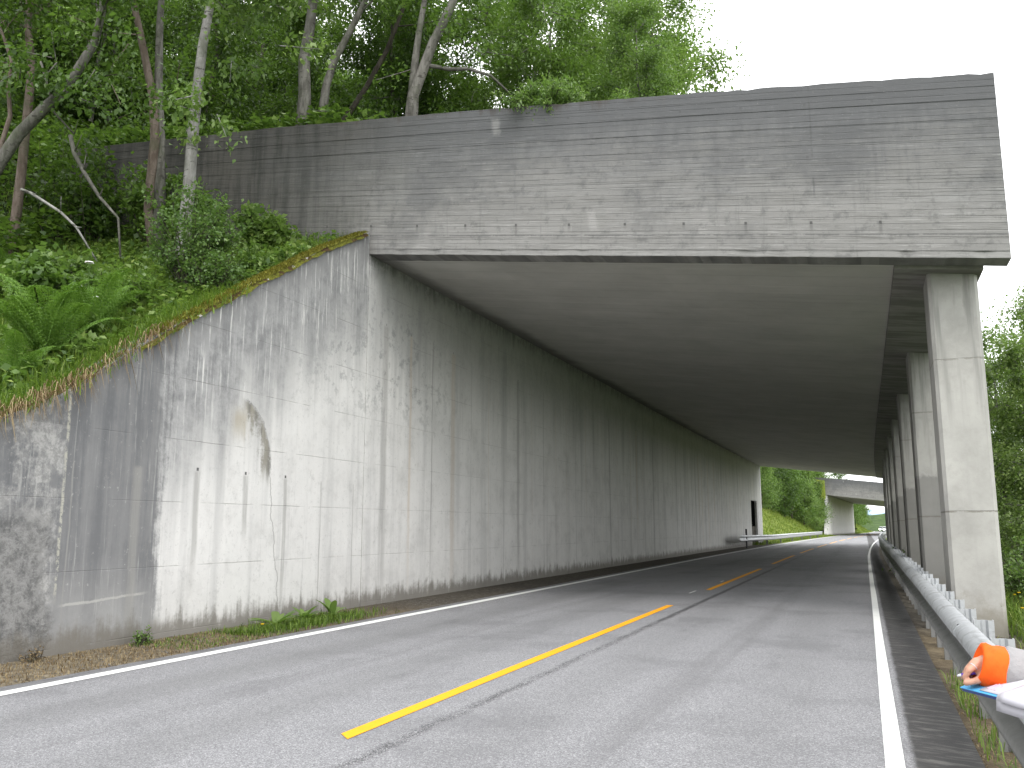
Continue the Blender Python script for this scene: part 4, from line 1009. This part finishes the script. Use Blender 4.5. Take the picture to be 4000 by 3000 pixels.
y_ = g_.uniform(8.6, 13.6, 5200); x_ = XW - .30 + g_.random(5200) ** .7 * .335
blades('moss', np.stack([x_, y_, wingtop(y_) + .03 + .02 * np.sin((x_ - XW + .3) / .335 * 3.1)], 1), .05, .012, M['moss_tuft'], 14, 1.)['label'] = 'fine moss tufts on the coping'
# verge by the wall: grass tuft, docks, dry stubble
g_ = np.random.default_rng(6)
def verge(n, x0, x1, y0, y1, g): return np.stack([g.uniform(x0, x1, n), g.uniform(y0, y1, n), np.full(n, .0)], 1)
yv = np.clip(g_.normal(11.0, .85, 2600), 9.6, 13.1); xv = np.clip(g_.normal(-7.62, .22, 2600), -8.2, -7.15)
blades('grass', np.stack([xv, yv, np.zeros(2600)], 1), .13, .010, M['grass'], 15, .8)['label'] = 'green grass tuft on the verge at the foot of the wall'
blades('grass', verge(700, -8.2, -7.15, 8.2, 10.2, g_), .07, .009, M['grass'], 16, .9)['label'] = 'thin low grass on the verge'
blades('dry_grass', verge(5500, -8.25, -7.12, 3.5, 9.6, g_), .055, .007, M['dry'], 17, 1.2)['label'] = 'dry stubble on the verge'
g_ = np.random.default_rng(40)
n_ = 2600; sx = np.concatenate([g_.uniform(-8.3, -7.05, 1700), g_.uniform(.5, 1.05, 900)]); sy = np.concatenate([3.5 + 12 * g_.random(1700) ** 1.3, g_.uniform(1.5, 16, 900)]); ss = g_.uniform(.004, .012, n_) * (1 + .8 * (g_.random(n_) > .96))
oc = np.array([(1, 0, 0), (0, 1, 0), (-1, 0, 0), (0, -1, 0), (0, 0, .8), (0, 0, -.4)], float)
V = (np.stack([sx, sy, np.where(sx > 0, -.05, .02) + ss * .2], 1)[:, None, :] + oc[None] * ss[:, None, None] * g_.uniform(.6, 1.3, (n_, 6, 1))).reshape(-1, 3)
tri = np.array([(0, 1, 4), (1, 2, 4), (2, 3, 4), (3, 0, 4), (1, 0, 5), (2, 1, 5), (3, 2, 5), (0, 3, 5)])
tag(link('gravel', new_mesh('gravel', V, (np.arange(n_)[:, None, None] * 6 + tri[None]).reshape(-1, 3)), M['stone']), 'loose gravel on the verges', None, None, 'stuff')
for i, (x, y, s, lab) in enumerate(((-7.75, 10.55, 1., 'left dock plant with long upright leaves on the verge'), (-7.85, 11.35, .8, 'middle dock plant on the verge grass'), (-7.8, 12.0, .9, 'right dock plant on the verge, towards the gallery'))):
    t = thing('dock_plant', lab, 'plant', (x, y, .02), 0, 'dock plants on the verge'); g = np.random.default_rng(90 + i)
    for k in range(11):
        az = k * 2.4 + g.normal(0, .3); el = g.uniform(.5, 1.25); L = s * g.uniform(.22, .42); W = L * .34; mb = MB(); n = 7; A_ = []; B_ = []; C_ = []
        for q in range(n):
            u = q / (n - 1); e = el - 1.0 * u * u; r = L * u * math.cos(el - .45 * u); z = L * u * math.sin(el - .35 * u); ww = W * .5 * math.sin(math.pi * min(1, .05 + .93 * u)) ** .8 * (1 + .12 * math.sin(9 * u)) + .002
            c, s_n = math.cos(az), math.sin(az); A_.append((r * c - ww * s_n, r * s_n + ww * c, z + ww * .25)); B_.append((r * c, r * s_n, z)); C_.append((r * c + ww * s_n, r * s_n - ww * c, z + ww * .25))
        V = A_ + B_ + C_; F = []
        for q in range(n - 1): F += [(q, n + q, n + q + 1, q + 1), (n + q, 2*n + q, 2*n + q + 1, n + q + 1)]
        link('leaf', new_mesh('leaf', V, F, True, [g.uniform(.35, .8)] * len(V)), M['leaf_light'], t)
def yellow(lab, x, y, h, group, z=None):
    t = thing('yellow_flower', lab, 'flower', (x, y, gz(x, y) if z is None else z), 0, group)
    mb = MB(); mb.tube([(0, 0, 0), (.01, 0, h * .5), (0, 0, h)], [.004, .003, .003], 4); mb.build('stem', M['fern'], t)
    mb = MB(); mb.lathe([(0, -.004), (.022, .004), (.026, .012), (.012, .01), (0, .012)], 8, (0, 0, h)); mb.build('flower_head', M['yflower'], t)
yellow('single yellow dandelion at the left end of the verge grass', -7.62, 10.05, .10, None, .0)
for i, (x, y) in enumerate(((2.02, 14.6), (2.1, 15.4), (1.98, 13.9), (2.2, 16.6), (2.05, 14.2))):
    yellow('small yellow buttercup in the grass right of the nearest column', x, y, rnd.uniform(.35, .55), 'buttercups right of the column')

# valley side ---------------------------------------------------------------
o = blades('grass', scatter(14000, 1.85, 4.6, 9, 26, .2, 21), .5, .014, M['grass'], 22, .6); o['label'] = 'tall grass on the valley side of the columns'
o = blades('grass', scatter(1500, .62, 1.0, 1.2, 9.6, .35, 23), .15, .008, M['grass'], 24, .7); o['label'] = 'sparse grass under the guardrail'
o = blades('grass', scatter(900, 1.0, 2.2, 2, 13, .3, 25), .25, .011, M['grass'], 26, .7); o['label'] = 'grass behind the guardrail'
o = blades('dry_grass', scatter(1600, .57, .9, 1.2, 9.0, .35, 27), .05, .006, M['dry'], 28, 1.2); o['label'] = 'dry stubble below the guardrail'
for i, (x, y, h, lab) in enumerate(((2.75, 17.2, 1.5, 'bright low bush right of the nearest column'), (3.1, 19.5, 2.2, 'taller bush behind the bright low bush, right of the columns'), (3.9, 18.3, 2., 'bush at the right edge of the picture'))):
    shrub('bush', lab, (x, y, gz(x, y)), h, h * .5, 44, 30, .075, .55, (M['leaf_light'], M['leaf_grey'], M['leaf'])[i], M['bark_dark'], 101 + i)
gv = 'trees of the valley side right of the columns'
for i, (x, y, sc) in enumerate(((3.9, 21.5, .66), (4.8, 25.5, .78), (3.7, 28.5, .85), (5.8, 31, 1.0), (4.6, 36, 1.0), (6.5, 40, 1.15), (5.2, 47, 1.1), (7.5, 24, .9), (8.5, 33, 1.1), (5, 58, 1.), (6, 70, 1.))):
    put(PG[i % 4], 'tree', 'grey green leafy tree on the valley side beyond the columns', (x, y, gz(x, y) - .2), sc, i * 1.7, gv)
# bank between the galleries, and beyond
o = blades('grass', scatter(30000, -20, -7.6, 70, 150, .1, 31), .32, .05, M['bankgrass'], 32, .8); o['label'] = 'yellow green grass bank beyond the near gallery'
o = blades('grass', scatter(12000, -22, -7.6, 207, 290, .1, 33), .5, .1, M['bankgrass'], 34, .8); o['label'] = 'grass bank beyond the smaller gallery'
gb = 'trees on the bank between the galleries'
for i, (x, y) in enumerate(((-9.7, 146.5), (-11.5, 147.5), (-13.5, 146), (-9.4, 141), (-16, 148), (-10.8, 137))):
    put((FM, FL)[i % 2][i % 3], 'tree', 'leafy tree on the grass bank between the two galleries', (x + float(off(y)), y, float(ground_h(x, y)) - .2), (.8, 1.1, 1.2, .6, 1.2, .8)[i], i, gb)
for i in range(40):
    y = 79 + i * 1.8; dmin = np.interp(y, [79, 120, 149], [16., 12.5, 9.6]); x = -dmin - rnd.uniform(0, 2.2) - (i % 3) * 2.6
    put((FM, FL, FM, FD)[i % 4][i % 3], 'tree', 'leafy tree on the grass bank between the two galleries', (x + float(off(y)), y, float(ground_h(x, y)) - .2), rnd.uniform(.75, 1.1), rnd.uniform(0, 6), gb)
for i in range(9):
    y = 152 + i * 6; x = -10 - rnd.uniform(0, 4)
    put((FM, FL)[i % 2][i % 3], 'tree', 'leafy tree growing above the roof of the smaller gallery', (x + float(off(y)), y, 9), rnd.uniform(.6, .9), rnd.uniform(0, 6), 'trees above the smaller gallery')
for i in range(16):
    y = 209 + i * 6; x = -10.6 - rnd.uniform(0, 1.5) - (i % 2) * 3.0
    put((FM, FL)[i % 2][i % 3], 'tree', 'leafy tree on the bank beyond the smaller gallery', (x + float(off(y)), y, float(ground_h(x, y)) - .2), rnd.uniform(.8, 1.2), rnd.uniform(0, 6), 'trees beyond the smaller gallery')
for i in range(26):
    y = 380 + (i % 13) * 14; x = -28 + (i // 13) * 75 + rnd.uniform(-8, 8)
    put((FG, FM)[i % 2][i % 3], 'tree', 'distant tree closing the view at the end of the road', (x + float(off(y)), y, max(-8, float(gh(x, y)) - .5)), rnd.uniform(1., 1.5), rnd.uniform(0, 6), 'distant trees at the end of the road')
# ------------------------------------------------------------------ the person at the guardrail
def remesh(name, parts, voxel, mat, parent, smooth=4, inv=None):
    """parts: list of capsules (a, ra, b, rb[, squash]) fused into one continuous skin"""
    mb = MB()
    for c in parts:
        a, ra, b, rb = c[:4]; sq = c[4] if len(c) > 4 else None
        a = Vector(a); b = Vector(b); d = b - a
        if d.length < 1e-5: d = Vector((0, 0, 1e-4))
        t = d.normalized(); ref = Vector((0, 0, 1)) if abs(t.z) < .9 else Vector((0, 1, 0))
        u = t.cross(ref).normalized(); v = t.cross(u); rings = []; n = 14
        for s, q in [(-1, i) for i in range(1, 6)] + [(1, i) for i in range(0, 5)]:
            ang = (q / 5 - 1) * math.pi / 2 if s < 0 else q / 5 * math.pi / 2
            r0, cc = (ra, a) if s < 0 else (rb, b)
            ctr = cc + t * math.sin(ang) * r0; rr = r0 * math.cos(ang) + 1e-4
            ring = []
            for j in range(n):
                p = u * math.cos(6.28318 * j / n) + v * math.sin(6.28318 * j / n)
                if sq: p = Vector((p.x * sq[0], p.y * sq[1], p.z * sq[2]))
                ring.append(ctr + p * rr)
            rings.append(ring)
        mb.loft(rings)
    me = mb.mesh(name); bm = bmesh.new(); bm.from_mesh(me); bmesh.ops.recalc_face_normals(bm, faces=bm.faces); bm.to_mesh(me); bm.free()
    o = bpy.data.objects.new('tmp', me); COL.objects.link(o)
    m = o.modifiers.new('r', 'REMESH'); m.mode = 'VOXEL'; m.voxel_size = voxel; m.use_smooth_shade = True
    s = o.modifiers.new('s', 'SMOOTH'); s.iterations = smooth; s.factor = .5
    dg = bpy.context.evaluated_depsgraph_get(); nm = bpy.data.meshes.new_from_object(o.evaluated_get(dg))
    bpy.data.objects.remove(o); nm.name = name
    nm.polygons.foreach_set('use_smooth', [True] * len(nm.polygons)); nm.materials.clear()
    return link(name, nm, mat, parent, inv)
M['skin'] = m_plain('skin', (.50, .27, .19), .5, 0, .4, .4, 70, .5)
M['hivis'] = m_plain('orange high visibility fabric', (.90, .12, .012), .75, 0, .2, .45, 22, 1.)
M['reflex'] = m_plain('grey reflective band', (.26, .255, .26), .5, .1, .5, .3, 60, .8)
M['navy'] = m_plain('navy work trousers', (.02, .025, .05), .8, 0, .2, .3, 30, .4)
M['boot'] = m_plain('black boots', (.015, .014, .013), .5)
M['hair'] = m_plain('brown hair', (.06, .035, .018), .6, 0, .4, .5, 60, .8)
M['blue'] = m_plain('blue plastic board', (.09, .42, .78), .35, 0, .5, .08, 10, 0)
M['blue_edge'] = m_plain('dark blue board edge', (.02, .05, .22), .4, 0, .5, .1, 10, 0)
M['paper'] = m_plain('white paper', (.52, .51, .56), .8, 0, .2, .05, 5, 0)
M['pen'] = m_plain('violet pen', (.10, .05, .42), .3, 0, .5, .0, 5, 0)
M['print'] = m_plain('pale print', (.62, .45, .55), .8, 0, .2, .2, 60, 0)
M['iris'] = m_plain('dark iris', (.03, .02, .015), .2, 0, .5, 0, 5, 0)
G = -.05
per = thing('person', 'person behind the guardrail in orange high visibility jacket, writing on a blue clipboard', 'person', (1.0, 2.42, G))
inv = -per.location
sR = (.90, 2.60, 1.36); eR = (.54, 2.63, .985); wR = (.268, 2.605, 1.050)
sL = (.90, 2.24, 1.36); eL = (.78, 2.16, 1.06); wL = (.55, 2.32, .985)
hd = (.86, 2.42, 1.60)
body = [((1.0, 2.42, .90), .135, (.96, 2.42, 1.12), .125, (.85, 1.15, 1)), ((.96, 2.42, 1.12), .125, (.92, 2.42, 1.33), .135, (.8, 1.25, 1)), (sL, .062, sR, .062), ((.91, 2.42, 1.36), .065, (.875, 2.42, 1.50), .052),
        (hd, .088, (.865, 2.42, 1.64), .095, (1.0, .82, 1)), ((.80, 2.42, 1.545), .045, (.82, 2.42, 1.56), .06), ((.765, 2.42, 1.59), .012, (.752, 2.42, 1.575), .014),
        ((.86, 2.498, 1.60), .018, (.865, 2.50, 1.585), .012), ((.86, 2.342, 1.60), .018, (.865, 2.34, 1.585), .012), ((.772, 2.42, 1.548), .016, (.772, 2.42, 1.546), .016),
        (sR, .055, eR, .042), (eR, .043, wR, .027), (sL, .055, eL, .042), (eL, .043, wL, .027)]
for sg in (-1, 1):
    hy = 2.42 + sg * .10
    body += [((1.01, hy, .88), .092, (.985, hy + sg * .01, .50), .06), ((.985, hy + sg * .01, .50), .058, (1.02, hy + sg * .015, .10), .038), ((1.03, hy + sg * .015, G + .06), .04, (.87, hy + sg * .03, G + .035), .033)]
# right hand, closed round the pen
Y = 2.6
body += [(wR, .026, (.262, 2.600, 1.049), .027, (1, .75, 1)), ((.262, 2.600, 1.047), .027, (.250, 2.597, 1.047), .022, (1, .7, 1.05)),
         ((.247, 2.586, 1.058), .0098, (.2255, 2.576, 1.041), .0082), ((.2255, 2.576, 1.041), .0080, (.2135, 2.580, 1.023), .0066),
         ((.243, 2.596, 1.060), .0105, (.224, 2.592, 1.041), .009), ((.224, 2.592, 1.041), .009, (.2135, 2.600, 1.019), .0078),
         ((.244, 2.612, 1.056), .010, (.226, 2.610, 1.036), .0086), ((.226, 2.610, 1.036), .0086, (.221, 2.614, 1.015), .0075),
         ((.248, 2.626, 1.050), .009, (.234, 2.626, 1.033), .0076), ((.234, 2.626, 1.033), .0076, (.232, 2.626, 1.016), .0066),
         ((.264, 2.586, 1.032), .013, (.243, 2.574, 1.0175), .0092), ((.243, 2.574, 1.0175), .0090, (.215, 2.577, 1.0085), .0072)]
# left hand under the board
body += [(wL, .026, (.50, 2.36, .965), .03, (1, 1, .6)), ((.49, 2.37, .958), .010, (.44, 2.385, .945), .008), ((.495, 2.385, .956), .010, (.45, 2.41, .945), .008), ((.505, 2.40, .956), .010, (.465, 2.43, .946), .008), ((.515, 2.41, .958), .009, (.485, 2.445, .948), .007), ((.51, 2.345, .975), .012, (.475, 2.35, .985), .009)]
b = remesh('body', body, .0032, M['skin'], per, 2, inv)
jk = [((1.0, 2.42, .84), .150, (.965, 2.42, 1.12), .142, (.9, 1.18, 1)), ((.965, 2.42, 1.12), .142, (.925, 2.42, 1.33), .150, (.85, 1.27, 1)), ((.90, 2.25, 1.365), .075, (.90, 2.59, 1.365), .075), ((.905, 2.42, 1.38), .085, (.885, 2.42, 1.44), .068),
      (sR, .074, eR, .066), (eR, .066, (.44, 2.618, 1.008), .062), (sL, .074, eL, .064), (eL, .064, (.585, 2.295, .998), .055)]
remesh('jacket', jk, .011, M['hivis'], per, 5, inv)
tr = []
for sg in (-1, 1):
    hy = 2.42 + sg * .10; tr += [((1.01, hy, .88), .112, (.985, hy + sg * .01, .50), .082), ((.985, hy + sg * .01, .50), .082, (1.02, hy + sg * .015, .12), .066)]
tr.append(((1.0, 2.38, .87), .13, (1.0, 2.46, .87), .13)); remesh('trousers', tr, .012, M['navy'], per, 4, inv)
for sg in (-1, 1):
    hy = 2.42 + sg * .115; remesh('boot', [((1.03, hy, G + .055), .055, (1.02, hy, .20), .058), ((1.03, hy, G + .048), .05, (.86, hy + sg * .015, G + .045), .045)], .009, M['boot'], per, 3, inv)
hr = [((.885, 2.42, 1.64), .102, (.895, 2.42, 1.655), .10, (1, .86, 1)), ((.93, 2.42, 1.60), .075, (.945, 2.42, 1.53), .05)]
remesh('hair', hr, .009, M['hair'], per, 3, inv)
for sg in (-1, 1): remesh('eye', [((.783, 2.42 + sg * .031, 1.615), .011, (.783, 2.42 + sg * .031, 1.6151), .011)], .004, M['iris'], per, 2, inv)
# the near sleeve: grey reflective band and loose orange cuff, with folds
def sleeve(name, mat, pts, rad, seed, amp):
    mb = MB(); n = 30; rings = []; P = [Vector(p) for p in pts]; g = random.Random(seed); ph = [g.uniform(0, 6) for _ in range(4)]
    ax = (P[-1] - P[0]).normalized(); u = ax.cross(Vector((0, 0, 1))).normalized(); v = u.cross(ax)
    for k, (p, r) in enumerate(zip(P, rad)):
        q = k / (len(P) - 1); ring = []
        for j in range(n):
            a = 6.28318 * j / n
            w_ = 1 + amp * .5 * math.sin(5 * a + 9 * q + ph[3]) * math.sin(3.14 * q) + amp * (.55 * math.sin(2 * a + ph[0] + 2.5 * q) + .35 * math.sin(3 * a + ph[1] - 5 * q) + .3 * math.sin(7 * q * 2 + ph[2] + a))
            ring.append(p + (u * math.cos(a) + v * math.sin(a)) * r * w_)
        rings.append(ring)
    mb.loft(rings); return mb.build(name, mat, per, inv, True)
def lerp(a, b, t): return tuple(a[i] + (b[i] - a[i]) * t for i in range(3))
c0 = (.2470, 2.600, 1.0570); c1 = (.3060, 2.608, 1.0410); c2 = (.45, 2.618, 1.006)
sleeve('cuff', M['hivis'], [lerp(c0, c1, t) for t in (.16, .0, .06, .18, .34, .5, .66, .82, .94, 1.02)], [.034, .044, .0505, .0535, .0548, .0550, .0552, .0555, .0565, .057], 3, .085)
sleeve('reflective_band', M['reflex'], [lerp(c1, c2, t) for t in (-.06, .0, .15, .3, .45, .6, .75, .9, 1.0)], [.052, .0585, .0600, .0615, .0625, .064, .065, .066, .064], 5, .045)
mb = MB(); mb.tube([(.2372, 2.5828, 1.0497), (.2358, 2.5822, 1.0485)], [.0108, .0108], 12); mb.build('finger_ring', M['paper'], per, inv, True)
# pen, held in the hand
mb = MB(); p0 = np.array((.2005, 2.585, 1.0248)); p1 = np.array((.250, 2.592, 1.036)); q = lambda t: tuple(p0 + (p1 - p0) * t)
pn = thing('pen', 'violet pen with pale tip held in the writing hand', 'pen', tuple(p0)); pi = -pn.location
mb.tube([q(.12), q(.95)], [.0042, .0042], 10); mb.build('barrel', M['pen'], pn, pi, True)
mb = MB(); mb.tube([q(-.08), q(.115)], [.0022, .0040], 10); mb.build('tip', M['paper'], pn, pi, True)
# clipboard
A = np.array((.204, 2.62, .9892)); e1 = unit(np.array((.0603, -.12, .0038))); e2 = np.array((.70, .62, .30)); e2 = unit(e2 - e1 * e2.dot(e1)); e3 = np.cross(e1, e2)
if e3[2] < 0: e3 = -e3
def bp(u, v, wv=0.): return tuple(A + e1 * u + e2 * v + e3 * wv)
cb = thing('clipboard', 'blue clipboard with loose white sheets held over the guardrail', 'clipboard', tuple(A)); ci = -cb.location
def slab(u0, u1, v0, v1, w0, w1, name, mat):
    mb = MB(); P = [bp(u, v, w) for w in (w0, w1) for u, v in ((u0, v0), (u1, v0), (u1, v1), (u0, v1))]
    mb.V = P; mb.F = [(0,1,2,3),(4,5,6,7),(0,1,5,4),(1,2,6,5),(2,3,7,6),(3,0,4,7)]; return mb.build(name, mat, cb, ci, bevel=.0015)
slab(0, .31, 0, .225, -.0006, .0022, 'board', M['blue']); slab(.002, .308, .002, .223, -.009, -.0008, 'backing', M['blue_edge'])
slab(.10, .21, .195, .223, .0026, .010, 'clip', M['steel'])
def curl(name, u0, u1, prof, n=9, mat=M['paper'], wave=.006):
    V = []; F = []; m = len(prof)
    for i in range(n):
        t = i / (n - 1); u = u0 + (u1 - u0) * t
        for j, (v, w_) in enumerate(prof): V.append(bp(u + (j / m) * .02 * t, v, w_ + wave * math.sin(3.1 * t + j * .5) * (j / m)))
    for i in range(n - 1):
        for j in range(m - 1): a = i * m + j; F.append((a, a + 1, a + m + 1, a + m))
    o = link(name, new_mesh(name, V, F, True), mat, cb, ci); s = o.modifiers.new('t', 'SOLIDIFY'); s.thickness = .0006; return o
curl('sheet', .075, .26, [(.19, .004), (.10, .0042), (.04, .0042), (.006, .0042)], wave=.0005)
curl('sheet', .158, .33, [(.20, .005), (.12, .0055), (.05, .006), (.012, .0065), (-.002, .0045), (-.007, -.002), (-.012, -.012), (-.018, -.024)], wave=.003)
curl('sheet', .175, .325, [(.19, .0075), (.12, .0085), (.06, .0095), (.02, .012), (.004, .013), (-.008, .009), (-.016, .001)], wave=.004)
for k in range(5): slab(.19, .30 - .02 * (k % 2), .150 - .022 * k, .154 - .022 * k, .0105, .0109, 'print_line', M['print'])
for k in range(3): slab(.088 + .013 * k, .094 + .013 * k, .02, .06 - .008 * k, .0046, .0050, 'print_line', M['print'])

# ------------------------------------------------------------------ cars far down the road
M['carwhite'] = m_plain('white car paint', (.78, .78, .79), .25, 0, .5, .05, 3, 0)
M['carsilver'] = m_plain('silver car paint', (.42, .44, .47), .3, .5, .5, .05, 3, 0)
M['glass'] = m_plain('dark car glass', (.02, .025, .03), .08, 0, .6, 0, 3, 0)
M['tyre'] = m_plain('tyre rubber', (.02, .02, .02), .8)
M['lamp'] = m_plain('lit headlamp', (.9, .9, .85), .3, 0, .5, 0, 3, 0, (1, .96, .86, 1), 24)
def car(label, x, y, rz_, paint):
    t = thing('car', label, 'car', (x, y, .012), rz_, None)        # faces -Y in its own space
    prof = [(-2.15,.30),(-2.2,.55),(-2.1,.72),(-1.3,.86),(-.95,.92),(1.6,.95),(2.05,.90),(2.15,.6),(2.1,.30)]
    mb = MB(); mb.loft([[(sx * .86, p, q) for p, q in prof] for sx in (-1, 1)]); o = mb.build('body', paint, t, bevel=.06)
    mb = MB(); mb.loft([[(sx * s, p, q) for p, q, s in ((-.95,.915,.78),(-.2,1.42,.62),(1.0,1.44,.62),(1.75,.94,.76))] for sx in (-1, 1)]); mb.build('window_band', M['glass'], t, bevel=.03)
    mb = MB(); mb.loft([[(sx * .63, p, q) for p, q in ((-.25,1.40),(-.1,1.46),(.9,1.475),(1.08,1.42))] for sx in (-1, 1)]); mb.build('roof', paint, t, bevel=.02)
    for sx in (-1, 1):
        mb = MB(); mb.lathe([(0, -.03), (.13, -.02), (.12, .02), (0, .04)], 14); h = mb.build('headlight', M['lamp'], t); h.location = (sx * .62, -2.19, .66); h.rotation_euler = (R(90), 0, 0); h.scale = (1.1, .65, 1)
        for wy in (-1.35, 1.35):
            mb = MB(); mb.lathe([(.2, -.1), (.31, -.1), (.32, -.05), (.32, .05), (.31, .1), (.2, .1)], 18); wl = mb.build('wheel', M['tyre'], t); wl.location = (sx * .78, wy, .32); wl.rotation_euler = (0, R(90), 0)
    mb = MB(); mb.box((-.45, -2.235, .36), (.45, -2.19, .5)); mb.build('grille', M['glass'], t)
    return t
car('oncoming white car with bright headlights, nearest the columns', 5.3, 262, .03, M['carwhite'])
car('silver car farther back, left of the brighter headlights', 4.75, 290, .0, M['carsilver'])
